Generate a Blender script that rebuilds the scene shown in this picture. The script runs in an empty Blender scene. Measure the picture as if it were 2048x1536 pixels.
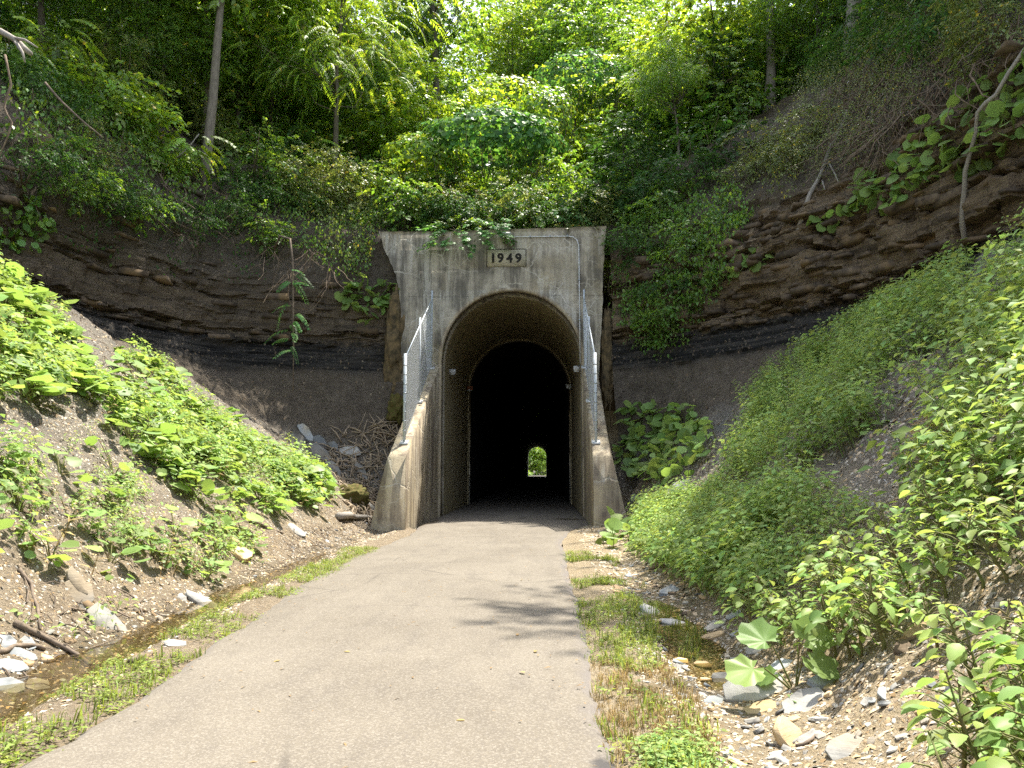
import bpy, math, random
import numpy as np
from mathutils import Matrix, Vector, Euler
from mathutils.bvhtree import BVHTree
from mathutils.geometry import tessellate_polygon

rng = np.random.RandomState(7)
random.seed(7)
sc = bpy.context.scene
COL = sc.collection
R = math.radians

# ------------------------------------------------------------------ camera
PITCH, YAW, EYE, FPX = 6.18, 2.08, 1.6, 1597.0
cam_d = bpy.data.cameras.new('camera')
cam_d.sensor_width = 36.0
cam_d.lens = 36.0 * FPX / 2048.0
cam_d.clip_start = 0.05
cam_d.clip_end = 1500
cam = bpy.data.objects.new('camera', cam_d)
COL.objects.link(cam)
cam.location = (0, 0, EYE)
cam.rotation_euler = (R(90 + PITCH), 0, R(YAW))
sc.camera = cam

# ------------------------------------------------------------------ light
SUN_EL, SUN_AZ = 67.0, 34.0            # azimuth measured from +Y towards +X
world = bpy.data.worlds.new('World')
sc.world = world
world.use_nodes = True
wn = world.node_tree
wn.nodes.clear()
sky = wn.nodes.new('ShaderNodeTexSky')
sky.sky_type = 'NISHITA'
sky.sun_disc = False
sky.sun_elevation = R(SUN_EL)
sky.sun_rotation = R(SUN_AZ)
sky.air_density = 1.0
sky.dust_density = 1.6
sky.ozone_density = 1.0
bg = wn.nodes.new('ShaderNodeBackground')
bg.inputs['Strength'].default_value = 0.15
wo = wn.nodes.new('ShaderNodeOutputWorld')
hsv = wn.nodes.new('ShaderNodeHueSaturation')
hsv.inputs['Saturation'].default_value = 0.55
wn.links.new(sky.outputs[0], hsv.inputs['Color'])
wn.links.new(hsv.outputs[0], bg.inputs[0])
wn.links.new(bg.outputs[0], wo.inputs[0])

sun_d = bpy.data.lights.new('sun', 'SUN')
sun_d.energy = 3.8
sun_d.angle = R(0.53)
sun_d.color = (1.0, 0.94, 0.82)
sun = bpy.data.objects.new('sun', sun_d)
COL.objects.link(sun)
SUNV = Vector((math.cos(R(SUN_EL)) * math.sin(R(SUN_AZ)), math.cos(R(SUN_EL)) * math.cos(R(SUN_AZ)), math.sin(R(SUN_EL))))
sun.rotation_euler = (-SUNV).to_track_quat('-Z', 'Y').to_euler()
sun.location = (20, 20, 60)

sc.view_settings.view_transform = 'Standard'
sc.view_settings.look = 'None'
sc.view_settings.gamma = 1.0
sc.view_settings.use_curve_mapping = False
sc.view_settings.exposure = 1.88
sc.render.engine = 'CYCLES'
sc.cycles.max_bounces = 8
sc.cycles.diffuse_bounces = 5
sc.cycles.glossy_bounces = 2
sc.cycles.transmission_bounces = 5
sc.cycles.transparent_max_bounces = 8
sc.cycles.caustics_reflective = False
sc.cycles.caustics_refractive = False
sc.cycles.sample_clamp_indirect = 3.0
sc.cycles.adaptive_threshold = 0.006
sc.cycles.use_denoising = False
sc.cycles.denoiser = 'OPENIMAGEDENOISE'
try:
    sc.cycles.denoising_input_passes = 'RGB_ALBEDO_NORMAL'
    sc.cycles.denoising_prefilter = 'ACCURATE'
except Exception:
    pass

# ------------------------------------------------------------------ projection helpers
_Rm = np.array(Euler((R(90 + PITCH), 0, R(YAW))).to_matrix())
def ray(px, py):
    d = _Rm @ np.array([(px - 1024.0) / FPX, -(py - 768.0) / FPX, -1.0])
    return d
def at(px, py, Y):
    d = ray(px, py)
    return np.array([0, 0, EYE]) + d * (Y / d[1])
def on_z(px, py, z=0.0):
    d = ray(px, py)
    return np.array([0, 0, EYE]) + d * ((z - EYE) / d[2])
def project(P):
    q = (np.asarray(P) - np.array([0, 0, EYE])) @ _Rm
    w = np.where(q[:, 2] < -0.05, -q[:, 2], 1e9)
    px = 1024 + FPX * q[:, 0] / w
    py = 768 - FPX * q[:, 1] / w
    bad = q[:, 2] >= -0.05
    px[bad] = -9e4
    return px, py
def inpoly(px, py, poly):
    n = len(poly)
    res = np.zeros(len(px), bool)
    j = n - 1
    for i in range(n):
        xi, yi = poly[i]
        xj, yj = poly[j]
        if yi != yj:
            c = ((yi > py) != (yj > py)) & (px < (xj - xi) * (py - yi) / (yj - yi) + xi)
            res ^= c
        j = i
    return res

# ------------------------------------------------------------------ noise
def _hash(ix, iy, iz):
    h = (ix.astype(np.int64) * 374761393 + iy.astype(np.int64) * 668265263 + iz.astype(np.int64) * 2147483647 + 144269504) & 0xffffffff
    h = ((h ^ (h >> 13)) * 1274126177) & 0xffffffff
    h = (h ^ (h >> 16)) & 0xffffff
    return h / float(0xffffff)
def vnoise(p):
    p = np.asarray(p, float)
    i = np.floor(p).astype(np.int64)
    f = p - i
    f = f * f * (3 - 2 * f)
    out = 0
    for dx in (0, 1):
        for dy in (0, 1):
            for dz in (0, 1):
                w = (f[:, 0] if dx else 1 - f[:, 0]) * (f[:, 1] if dy else 1 - f[:, 1]) * (f[:, 2] if dz else 1 - f[:, 2])
                out = out + w * _hash(i[:, 0] + dx, i[:, 1] + dy, i[:, 2] + dz)
    return out * 2 - 1
def fbm(p, octs=4):
    a, s, o = 1.0, 1.0, 0
    for k in range(octs):
        o = o + a * vnoise(np.asarray(p) * s + 17.3 * k)
        a *= 0.5
        s *= 2.03
    return o

# ------------------------------------------------------------------ object helpers
ROOTLOC = {}
def mk_mesh(name, V, T, attrs=None, mat=None, smooth=True):
    V = np.ascontiguousarray(V, np.float32)
    T = np.ascontiguousarray(T, np.int32)
    me = bpy.data.meshes.new(name)
    me.vertices.add(len(V))
    me.vertices.foreach_set('co', V.ravel())
    n = len(T)
    k = T.shape[1]
    me.loops.add(n * k)
    me.loops.foreach_set('vertex_index', T.ravel())
    me.polygons.add(n)
    me.polygons.foreach_set('loop_start', np.arange(0, n * k, k, dtype=np.int32))
    if smooth:
        me.polygons.foreach_set('use_smooth', np.ones(n, bool))
    me.update(calc_edges=True)
    if attrs:
        for a, v in attrs.items():
            at_ = me.attributes.new(a, 'FLOAT', 'POINT')
            at_.data.foreach_set('value', np.ascontiguousarray(v, np.float32))
    if mat is not None:
        for m in (mat if isinstance(mat, (list, tuple)) else [mat]):
            me.materials.append(m)
    return me
def tag(o, label=None, cat=None, group=None, kind=None):
    if label: o['label'] = label
    if cat: o['category'] = cat
    if group: o['group'] = group
    if kind: o['kind'] = kind
    return o
def obj(name, me, parent=None, label=None, cat=None, group=None, kind=None, world=True):
    o = bpy.data.objects.new(name, me)
    COL.objects.link(o)
    if parent is not None:
        o.parent = parent
        if world:
            o.location = -Vector(ROOTLOC.get(parent, (0, 0, 0)))
            ROOTLOC[o] = (0, 0, 0)
    return tag(o, label, cat, group, kind)
def thing(name, label, cat, loc, group=None):
    o = bpy.data.objects.new(name, None)
    o.empty_display_size = 0.2
    COL.objects.link(o)
    o.location = Vector([float(c) for c in loc])
    ROOTLOC[o] = tuple(o.location)
    return tag(o, label, cat, group)

class MB:
    """collects triangles in world or local space"""
    def __init__(s):
        s.V, s.T, s.A, s.n = [], [], [], 0
    def add(s, V, T, a=0.5):
        V = np.asarray(V, float)
        T = np.asarray(T, int)
        s.V.append(V)
        s.T.append(T + s.n)
        s.A.append(np.full(len(V), a) if np.isscalar(a) else np.asarray(a))
        s.n += len(V)
    def box(s, c, size, rot=None, a=0.5):
        x, y, z = np.array(size) / 2
        V = np.array([[-x, -y, -z], [x, -y, -z], [x, y, -z], [-x, y, -z], [-x, -y, z], [x, -y, z], [x, y, z], [-x, y, z]])
        if rot is not None:
            V = V @ np.array(rot).T
        s.hexa(V + np.array(c), a)
    def hexa(s, V, a=0.5):
        T = [[0, 2, 1], [0, 3, 2], [4, 5, 6], [4, 6, 7], [0, 1, 5], [0, 5, 4], [1, 2, 6], [1, 6, 5], [2, 3, 7], [2, 7, 6], [3, 0, 4], [3, 4, 7]]
        s.add(V, T, a)
    def tube(s, pts, rad, sides=6, a=0.5, cap=True):
        pts = np.asarray(pts, float)
        rad = np.full(len(pts), rad) if np.isscalar(rad) else np.asarray(rad, float)
        d = np.gradient(pts, axis=0)
        d /= np.linalg.norm(d, axis=1)[:, None] + 1e-9
        ref = np.array([0, 0, 1.0]) if abs(d[0, 2]) < 0.9 else np.array([1.0, 0, 0])
        V = []
        ang = np.linspace(0, 2 * np.pi, sides, endpoint=False)
        for p, t, r in zip(pts, d, rad):
            u = np.cross(t, ref)
            u /= np.linalg.norm(u) + 1e-9
            w = np.cross(t, u)
            V.append(p + r * (np.cos(ang)[:, None] * u + np.sin(ang)[:, None] * w))
        V = np.concatenate(V)
        T = []
        m = len(pts)
        for i in range(m - 1):
            for k in range(sides):
                a0, a1 = i * sides + k, i * sides + (k + 1) % sides
                T += [[a0, a1, a1 + sides], [a0, a1 + sides, a0 + sides]]
        if cap:
            for k in range(1, sides - 1):
                T += [[0, k + 1, k], [(m - 1) * sides, (m - 1) * sides + k, (m - 1) * sides + k + 1]]
        s.add(V, T, a)
    def mesh(s, name, mat, smooth=False):
        return mk_mesh(name, np.concatenate(s.V), np.concatenate(s.T), {'rnd': np.concatenate(s.A)}, mat, smooth)
    def arrays(s):
        return np.concatenate(s.V), np.concatenate(s.T), np.concatenate(s.A)

# ------------------------------------------------------------------ materials
class NT:
    def __init__(s, name):
        s.m = bpy.data.materials.new(name)
        s.m.use_nodes = True
        s.t = s.m.node_tree
        s.t.nodes.clear()
        s.out = s.t.nodes.new('ShaderNodeOutputMaterial')
        s._pos = None
    def n(s, t, **kw):
        nd = s.t.nodes.new(t)
        for k, v in kw.items():
            if k.startswith('i_'):
                key = k[2:].replace('_', ' ')
                s.set(nd.inputs[key], v)
            elif k.startswith('x'):
                s.set(nd.inputs[int(k[1:])], v)
            else:
                setattr(nd, k, v)
        return nd
    def set(s, inp, v):
        if isinstance(v, bpy.types.NodeSocket):
            s.t.links.new(v, inp)
        elif isinstance(v, (tuple, list)) and len(v) == 3 and inp.type == 'RGBA':
            inp.default_value = (*v, 1)
        else:
            inp.default_value = v
    def pos(s):
        if s._pos is None:
            s._pos = s.n('ShaderNodeNewGeometry').outputs['Position']
        return s._pos
    def opos(s):
        return s.n('ShaderNodeTexCoord').outputs['Object']
    def noise(s, scale, detail=4, rough=0.55, stretch=None, vec=None, dist=0.0, off=None):
        v = vec if vec is not None else s.pos()
        if stretch is not None or off is not None:
            mp = s.n('ShaderNodeMapping')
            s.t.links.new(v, mp.inputs[0])
            if stretch is not None: mp.inputs['Scale'].default_value = stretch
            if off is not None: mp.inputs['Location'].default_value = off
            v = mp.outputs[0]
        nd = s.n('ShaderNodeTexNoise')
        s.t.links.new(v, nd.inputs['Vector'])
        nd.inputs['Scale'].default_value = scale
        nd.inputs['Detail'].default_value = detail
        nd.inputs['Roughness'].default_value = rough
        nd.inputs['Distortion'].default_value = dist
        return nd.outputs['Fac']
    def voro(s, scale, feature='F1', out='Distance', vec=None, stretch=None):
        v = vec if vec is not None else s.pos()
        if stretch is not None:
            mp = s.n('ShaderNodeMapping')
            s.t.links.new(v, mp.inputs[0])
            mp.inputs['Scale'].default_value = stretch
            v = mp.outputs[0]
        nd = s.n('ShaderNodeTexVoronoi', feature=feature)
        s.t.links.new(v, nd.inputs['Vector'])
        nd.inputs['Scale'].default_value = scale
        return nd.outputs[out]
    def ramp(s, fac, stops, interp='LINEAR'):
        nd = s.n('ShaderNodeValToRGB')
        s.t.links.new(fac, nd.inputs[0])
        cr = nd.color_ramp
        cr.interpolation = interp
        while len(cr.elements) < len(stops):
            cr.elements.new(0.5)
        for e, (p, c) in zip(cr.elements, stops):
            e.position = p
            e.color = (c, c, c, 1) if np.isscalar(c) else (*c, 1)
        return nd.outputs[0]
    def mix(s, fac, a, b, mode='MIX'):
        nd = s.n('ShaderNodeMix', data_type='RGBA', blend_type=mode)
        s.set(nd.inputs[0], fac)
        s.set(nd.inputs[6], a)
        s.set(nd.inputs[7], b)
        return nd.outputs[2]
    def math(s, op, a, b=0.5, clamp=False):
        nd = s.n('ShaderNodeMath', operation=op, use_clamp=clamp)
        s.set(nd.inputs[0], a)
        s.set(nd.inputs[1], b)
        return nd.outputs[0]
    def maprange(s, v, a, b, c=0.0, d=1.0):
        nd = s.n('ShaderNodeMapRange')
        s.set(nd.inputs[0], v)
        for i, k in enumerate((a, b, c, d)):
            nd.inputs[i + 1].default_value = k
        return nd.outputs[0]
    def attr(s, name):
        return s.n('ShaderNodeAttribute', attribute_name=name).outputs['Fac']
    def sep(s, v):
        nd = s.n('ShaderNodeSeparateXYZ')
        s.t.links.new(v, nd.inputs[0])
        return nd.outputs
    def bump(s, h, strength=0.5, dist=0.02):
        nd = s.n('ShaderNodeBump')
        nd.inputs['Strength'].default_value = strength
        nd.inputs['Distance'].default_value = dist
        s.t.links.new(h, nd.inputs['Height'])
        return nd.outputs[0]
    def bsdf(s, col, rough=0.9, normal=None, metal=0.0, spec=0.3):
        p = s.n('ShaderNodeBsdfPrincipled')
        s.set(p.inputs['Base Color'], col)
        s.set(p.inputs['Roughness'], rough)
        p.inputs['Metallic'].default_value = metal
        p.inputs['Specular IOR Level'].default_value = spec
        if normal is not None:
            s.t.links.new(normal, p.inputs['Normal'])
        s.t.links.new(p.outputs[0], s.out.inputs[0])
        return p

def leaf_mat(name, refl, trans, var=0.5, gloss=0.16, hue=0.05, rough=0.42, yellow=0.0):
    t = NT(name)
    r = t.attr('rnd')
    o = t.n('ShaderNodeObjectInfo').outputs['Random']
    rr = t.math('FRACT', t.math('ADD', r, o))
    hs = []
    for c in (refl, trans):
        h = t.n('ShaderNodeHueSaturation')
        t.set(h.inputs['Color'], c)
        t.set(h.inputs['Value'], t.maprange(rr, 0, 1, 1 - var, 1 + var))
        t.set(h.inputs['Hue'], t.maprange(t.math('FRACT', t.math('MULTIPLY', rr, 7.31)), 0, 1, 0.5 - hue, 0.5 + hue * 0.6))
        c2 = h.outputs[0]
        if yellow > 0:
            k = t.math('GREATER_THAN', t.math('FRACT', t.math('MULTIPLY', rr, 23.7)), 1 - yellow)
            c2 = t.mix(k, c2, (0.35, 0.26, 0.03))
        hs.append(c2)
    d = t.n('ShaderNodeBsdfDiffuse')
    t.set(d.inputs[0], hs[0])
    tr = t.n('ShaderNodeBsdfTranslucent')
    t.set(tr.inputs[0], hs[1])
    ad = t.n('ShaderNodeAddShader')
    t.t.links.new(d.outputs[0], ad.inputs[0])
    t.t.links.new(tr.outputs[0], ad.inputs[1])
    g = t.n('ShaderNodeBsdfGlossy')
    g.inputs['Roughness'].default_value = rough
    g.inputs[0].default_value = (1, 1, 1, 1)
    fr = t.n('ShaderNodeLayerWeight')
    fr.inputs[0].default_value = 0.22
    mx = t.n('ShaderNodeMixShader')
    t.set(mx.inputs[0], t.math('ADD', t.math('MULTIPLY', fr.outputs['Fresnel'], gloss * 2.0), gloss * 0.12))
    t.t.links.new(ad.outputs[0], mx.inputs[1])
    t.t.links.new(g.outputs[0], mx.inputs[2])
    t.t.links.new(mx.outputs[0], t.out.inputs[0])
    return t.m

M = {}
M['leaf_mid'] = leaf_mat('leaf_mid', (0.06, 0.122, 0.022), (0.16, 0.26, 0.016), hue=0.03)
M['leaf_bright'] = leaf_mat('leaf_bright', (0.085, 0.150, 0.022), (0.25, 0.34, 0.016), hue=0.025, yellow=0.015)  # lighter leaf copy; sunlight on lit boughs and humps is put into its colour
M['leaf_dark'] = leaf_mat('leaf_dark', (0.026, 0.066, 0.016), (0.045, 0.10, 0.010), gloss=0.08, hue=0.03)  # darker leaf copy; the shaded maple bough has its shade in this colour
M['leaf_blue'] = leaf_mat('leaf_blue', (0.048, 0.118, 0.033), (0.075, 0.16, 0.020), gloss=0.09, hue=0.025)
M['leaf_olive'] = leaf_mat('leaf_olive', (0.085, 0.115, 0.032), (0.12, 0.145, 0.024), hue=0.03, yellow=0.03)
M['leaf_jewel'] = leaf_mat('leaf_jewel', (0.12, 0.18, 0.056), (0.165, 0.225, 0.042), var=0.4, hue=0.035, yellow=0.0, gloss=0.05)
M['leaf_colts'] = leaf_mat('leaf_colts', (0.112, 0.178, 0.050), (0.145, 0.21, 0.034), var=0.35, hue=0.02, yellow=0.0, gloss=0.08)
M['grass'] = leaf_mat('grass', (0.115, 0.15, 0.042), (0.13, 0.16, 0.022), var=0.5, hue=0.03, yellow=0.0, gloss=0.02)
M['straw'] = leaf_mat('straw', (0.26, 0.20, 0.095), (0.10, 0.075, 0.028), var=0.4, hue=0.02, gloss=0.01)

def simple(name, col, rough=0.8, metal=0.0, spec=0.3, nscale=None, ncol=None, bump=0.0, stretch=None):
    t = NT(name)
    c = col
    nrm = None
    if nscale:
        n = t.noise(nscale, 5, 0.6, stretch=stretch)
        c = t.mix(t.maprange(n, 0.35, 0.68), col, ncol)
        if bump:
            nrm = t.bump(n, bump, 0.02)
    t.bsdf(c, rough, nrm, metal, spec)
    return t.m
M['galv'] = simple('galvanised_steel', (0.42, 0.45, 0.48), 0.45, 0.85, nscale=20, ncol=(0.30, 0.33, 0.36))
M['zinc_paint'] = simple('zinc_paint', (0.50, 0.54, 0.58), 0.5, 0.0, nscale=14, ncol=(0.36, 0.40, 0.44))
M['lamp_white'] = simple('lamp_white', (0.62, 0.64, 0.66), 0.4, nscale=8, ncol=(0.5, 0.5, 0.48))
M['litter'] = simple('leaf_litter', (0.16, 0.105, 0.055), 0.95, nscale=12, ncol=(0.28, 0.19, 0.09))
M['rust_red'] = simple('rust_red', (0.35, 0.13, 0.07), 0.7, nscale=18, ncol=(0.25, 0.10, 0.06))
M['glass_dark'] = simple('lamp_glass', (0.7, 0.72, 0.75), 0.15, spec=0.6)
M['digit'] = simple('digit_black', (0.012, 0.011, 0.010), 0.8, nscale=30, ncol=(0.03, 0.028, 0.024))
M['bark'] = simple('bark', (0.17, 0.145, 0.115), 0.95, nscale=9, ncol=(0.075, 0.062, 0.05), bump=0.9, stretch=(3, 3, 0.5))
M['bark_light'] = simple('bark_light', (0.30, 0.275, 0.235), 0.95, nscale=7, ncol=(0.17, 0.15, 0.125), bump=0.8, stretch=(3, 3, 0.5))
M['wood_grey'] = simple('wood_grey', (0.36, 0.33, 0.29), 0.9, nscale=14, ncol=(0.20, 0.175, 0.15), bump=0.6, stretch=(4, 4, 1))
M['stick'] = simple('stick', (0.20, 0.155, 0.115), 0.95, nscale=12, ncol=(0.10, 0.078, 0.06), bump=0.6)
M['stick_pale'] = simple('stick_pale', (0.38, 0.30, 0.21), 0.95, nscale=12, ncol=(0.22, 0.17, 0.12), bump=0.5)
M['root'] = simple('root', (0.24, 0.18, 0.13), 0.95, nscale=10, ncol=(0.10, 0.072, 0.052))
M['stem_green'] = simple('stem_green', (0.12, 0.15, 0.04), 0.7, nscale=8, ncol=(0.13, 0.09, 0.04))
M['stem_brown'] = simple('stem_brown', (0.11, 0.085, 0.05), 0.8)
M['skin'] = simple('skin', (0.45, 0.28, 0.20), 0.6)
M['white_cloth'] = simple('white_cloth', (0.75, 0.75, 0.72), 0.9)
M['grey_cloth'] = simple('grey_cloth', (0.20, 0.21, 0.22), 0.9)
M['moss'] = simple('moss', (0.06, 0.075, 0.012), 1.0, nscale=16, ncol=(0.13, 0.085, 0.035), bump=1.0)

def stone_mat(name, c1, c2, c3, rnd=True):
    t = NT(name)
    n = t.noise(6, 6, 0.6)
    n2 = t.noise(1.3, 3, 0.5, off=(5, 2, 9))
    c = t.mix(t.maprange(n, 0.35, 0.65), c1, c2)
    c = t.mix(t.maprange(n2, 0.52, 0.72), c, c3)
    lam = t.math('MULTIPLY', t.noise(9, 5, 0.7, stretch=(0.4, 0.4, 4)), 0.6)
    o = t.n('ShaderNodeObjectInfo').outputs['Random']
    a = t.math('FRACT', t.math('ADD', o, t.attr('rnd')))
    h = t.n('ShaderNodeHueSaturation')
    t.set(h.inputs['Color'], c)
    t.set(h.inputs['Value'], t.maprange(a, 0, 1, 0.6, 1.35))
    t.bsdf(h.outputs[0], 0.9, t.bump(t.math('ADD', n, lam), 0.6, 0.02), spec=0.25)
    return t.m
M['slab'] = stone_mat('pale_slab', (0.30, 0.29, 0.268), (0.21, 0.205, 0.192), (0.27, 0.22, 0.155))
M['shale_blue'] = stone_mat('blue_shale', (0.20, 0.22, 0.235), (0.27, 0.28, 0.28), (0.30, 0.26, 0.19))
M['ochre'] = stone_mat('ochre_stone', (0.40, 0.285, 0.155), (0.47, 0.36, 0.22), (0.31, 0.21, 0.12))
M['sandstone'] = stone_mat('sandstone', (0.14, 0.104, 0.07), (0.06, 0.046, 0.034), (0.21, 0.142, 0.075))

# gravel: colour varies chip by chip
t = NT('gravel_chip')
a = t.attr('rnd')
c = t.ramp(a, [(0.0, (0.17, 0.16, 0.145)), (0.18, (0.36, 0.34, 0.30)), (0.40, (0.42, 0.32, 0.20)), (0.58, (0.46, 0.43, 0.37)), (0.72, (0.27, 0.20, 0.13)), (0.86, (0.47, 0.33, 0.17)), (1.0, (0.29, 0.31, 0.32))])
t.bsdf(c, 0.9, t.bump(t.noise(60, 3), 0.4, 0.01))
M['gravel'] = t.m
t = NT('dirt_clod')
c = t.ramp(t.attr('rnd'), [(0.0, (0.05, 0.042, 0.035)), (0.35, (0.11, 0.088, 0.066)), (0.7, (0.075, 0.06, 0.048)), (0.9, (0.16, 0.115, 0.072)), (1.0, (0.22, 0.18, 0.13))])
t.bsdf(c, 0.95, t.bump(t.noise(50, 3), 0.4, 0.01), spec=0.15)
M['clod'] = t.m
# ------------------------------------------------------------------ ground materials
def terrain_material():
    t = NT('cutting_earth')
    vz = t.attr('vz')
    side = t.attr('side')
    p = t.pos()
    big = t.noise(0.7, 5, 0.6)
    mid = t.noise(3.5, 6, 0.62)
    fine = t.noise(26, 5, 0.65)
    grit = t.voro(38, out='Color')
    gritv = t.sep(grit)[0]
    # verge / ditch / lower gravel
    mud = t.mix(t.maprange(mid, 0.35, 0.7), (0.22, 0.172, 0.12), (0.33, 0.265, 0.185))
    mudr = t.mix(t.maprange(mid, 0.35, 0.7), (0.32, 0.25, 0.155), (0.44, 0.36, 0.24))
    mud = t.mix(side, mud, mudr)
    chips = t.ramp(gritv, [(0.0, (0.13, 0.11, 0.09)), (0.3, (0.30, 0.235, 0.16)), (0.6, (0.42, 0.36, 0.28)), (0.8, (0.38, 0.26, 0.13)), (1.0, (0.47, 0.45, 0.40))])
    low = t.mix(t.maprange(fine, 0.45, 0.6, 0.0, 0.75), mud, chips)
    # talus: crumbly grey-brown shale
    tal = t.mix(t.maprange(mid, 0.32, 0.68), (0.15, 0.132, 0.113), (0.27, 0.238, 0.195))
    tal = t.mix(t.maprange(big, 0.5, 0.68), tal, (0.19, 0.19, 0.18))
    tal = t.mix(t.maprange(gritv, 0.72, 0.95, 0, 0.6), tal, (0.33, 0.30, 0.25))
    # shale below the coal
    sh = t.mix(t.maprange(mid, 0.3, 0.7), (0.10, 0.082, 0.064), (0.19, 0.158, 0.122))
    sh = t.mix(t.maprange(gritv, 0.86, 1.0, 0, 0.6), sh, (0.17, 0.13, 0.09))
    lay = t.noise(1.0, 5, 0.6, stretch=(0.35, 0.35, 7.0), dist=0.4)
    coal = t.mix(t.maprange(lay, 0.42, 0.6), (0.018, 0.018, 0.018), (0.075, 0.068, 0.06))
    # sandstone beds
    bed = t.noise(1.0, 6, 0.65, stretch=(0.45, 0.45, 5.5), dist=0.5, off=(3, 1, 2))
    led = t.ramp(bed, [(0.28, (0.06, 0.05, 0.04)), (0.42, (0.13, 0.105, 0.08)), (0.52, (0.20, 0.155, 0.105)), (0.60, (0.135, 0.11, 0.085)), (0.70, (0.27, 0.19, 0.105))])
    led = t.mix(t.maprange(fine, 0.5, 0.75, 0, 0.5), led, (0.06, 0.045, 0.032))
    ledr = t.ramp(bed, [(0.30, (0.05, 0.038, 0.028)), (0.42, (0.16, 0.122, 0.085)), (0.5, (0.29, 0.215, 0.135)), (0.58, (0.18, 0.14, 0.10)), (0.68, (0.36, 0.24, 0.115))])
    ledr = t.mix(t.maprange(fine, 0.5, 0.72, 0, 0.55), ledr, (0.085, 0.06, 0.042))
    led = t.mix(side, led, ledr)
    # dirt above
    dirt = t.mix(t.maprange(mid, 0.3, 0.7), (0.090, 0.075, 0.060), (0.165, 0.138, 0.108))
    dirt = t.mix(t.maprange(gritv, 0.9, 1.0, 0, 0.5), dirt, (0.20, 0.15, 0.10))
    litter = t.mix(t.maprange(fine, 0.4, 0.65), (0.07, 0.05, 0.032), (0.14, 0.095, 0.055))
    wob = t.math('ADD', vz, t.math('MULTIPLY', t.math('SUBTRACT', mid, 0.5), 0.5))
    def step(a, b): return t.maprange(wob, a, b)
    c = t.mix(step(3.1, 3.9), low, tal)
    c = t.mix(step(4.9, 5.25), c, sh)
    c = t.mix(step(6.0, 6.25), c, coal)
    c = t.mix(step(7.0, 7.12), c, led)
    wl = t.math('ADD', wob, t.math('MULTIPLY', t.math('SUBTRACT', 1.0, side), 0.75))
    c = t.mix(t.maprange(wl, 8.35, 8.95), c, dirt)
    c = t.mix(step(10.2, 11.0), c, litter)
    # wet dark ditch bottom
    wet = t.attr('wet')
    c = t.mix(t.math('MULTIPLY', wet, 0.75), c, (0.115, 0.09, 0.055))
    h = t.math('ADD', t.math('MULTIPLY', fine, 0.7), t.math('MULTIPLY', gritv, 0.5))
    h = t.math('ADD', h, t.math('MULTIPLY', mid, 1.2))
    rough = t.maprange(wet, 0, 1, 0.95, 0.4)
    h = t.math('ADD', h, t.math('MULTIPLY', t.noise(70, 4, 0.7), 0.5))
    t.bsdf(c, rough, t.bump(h, 1.0, 0.09), spec=0.2)
    return t.m
M['terrain'] = terrain_material()

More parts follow.
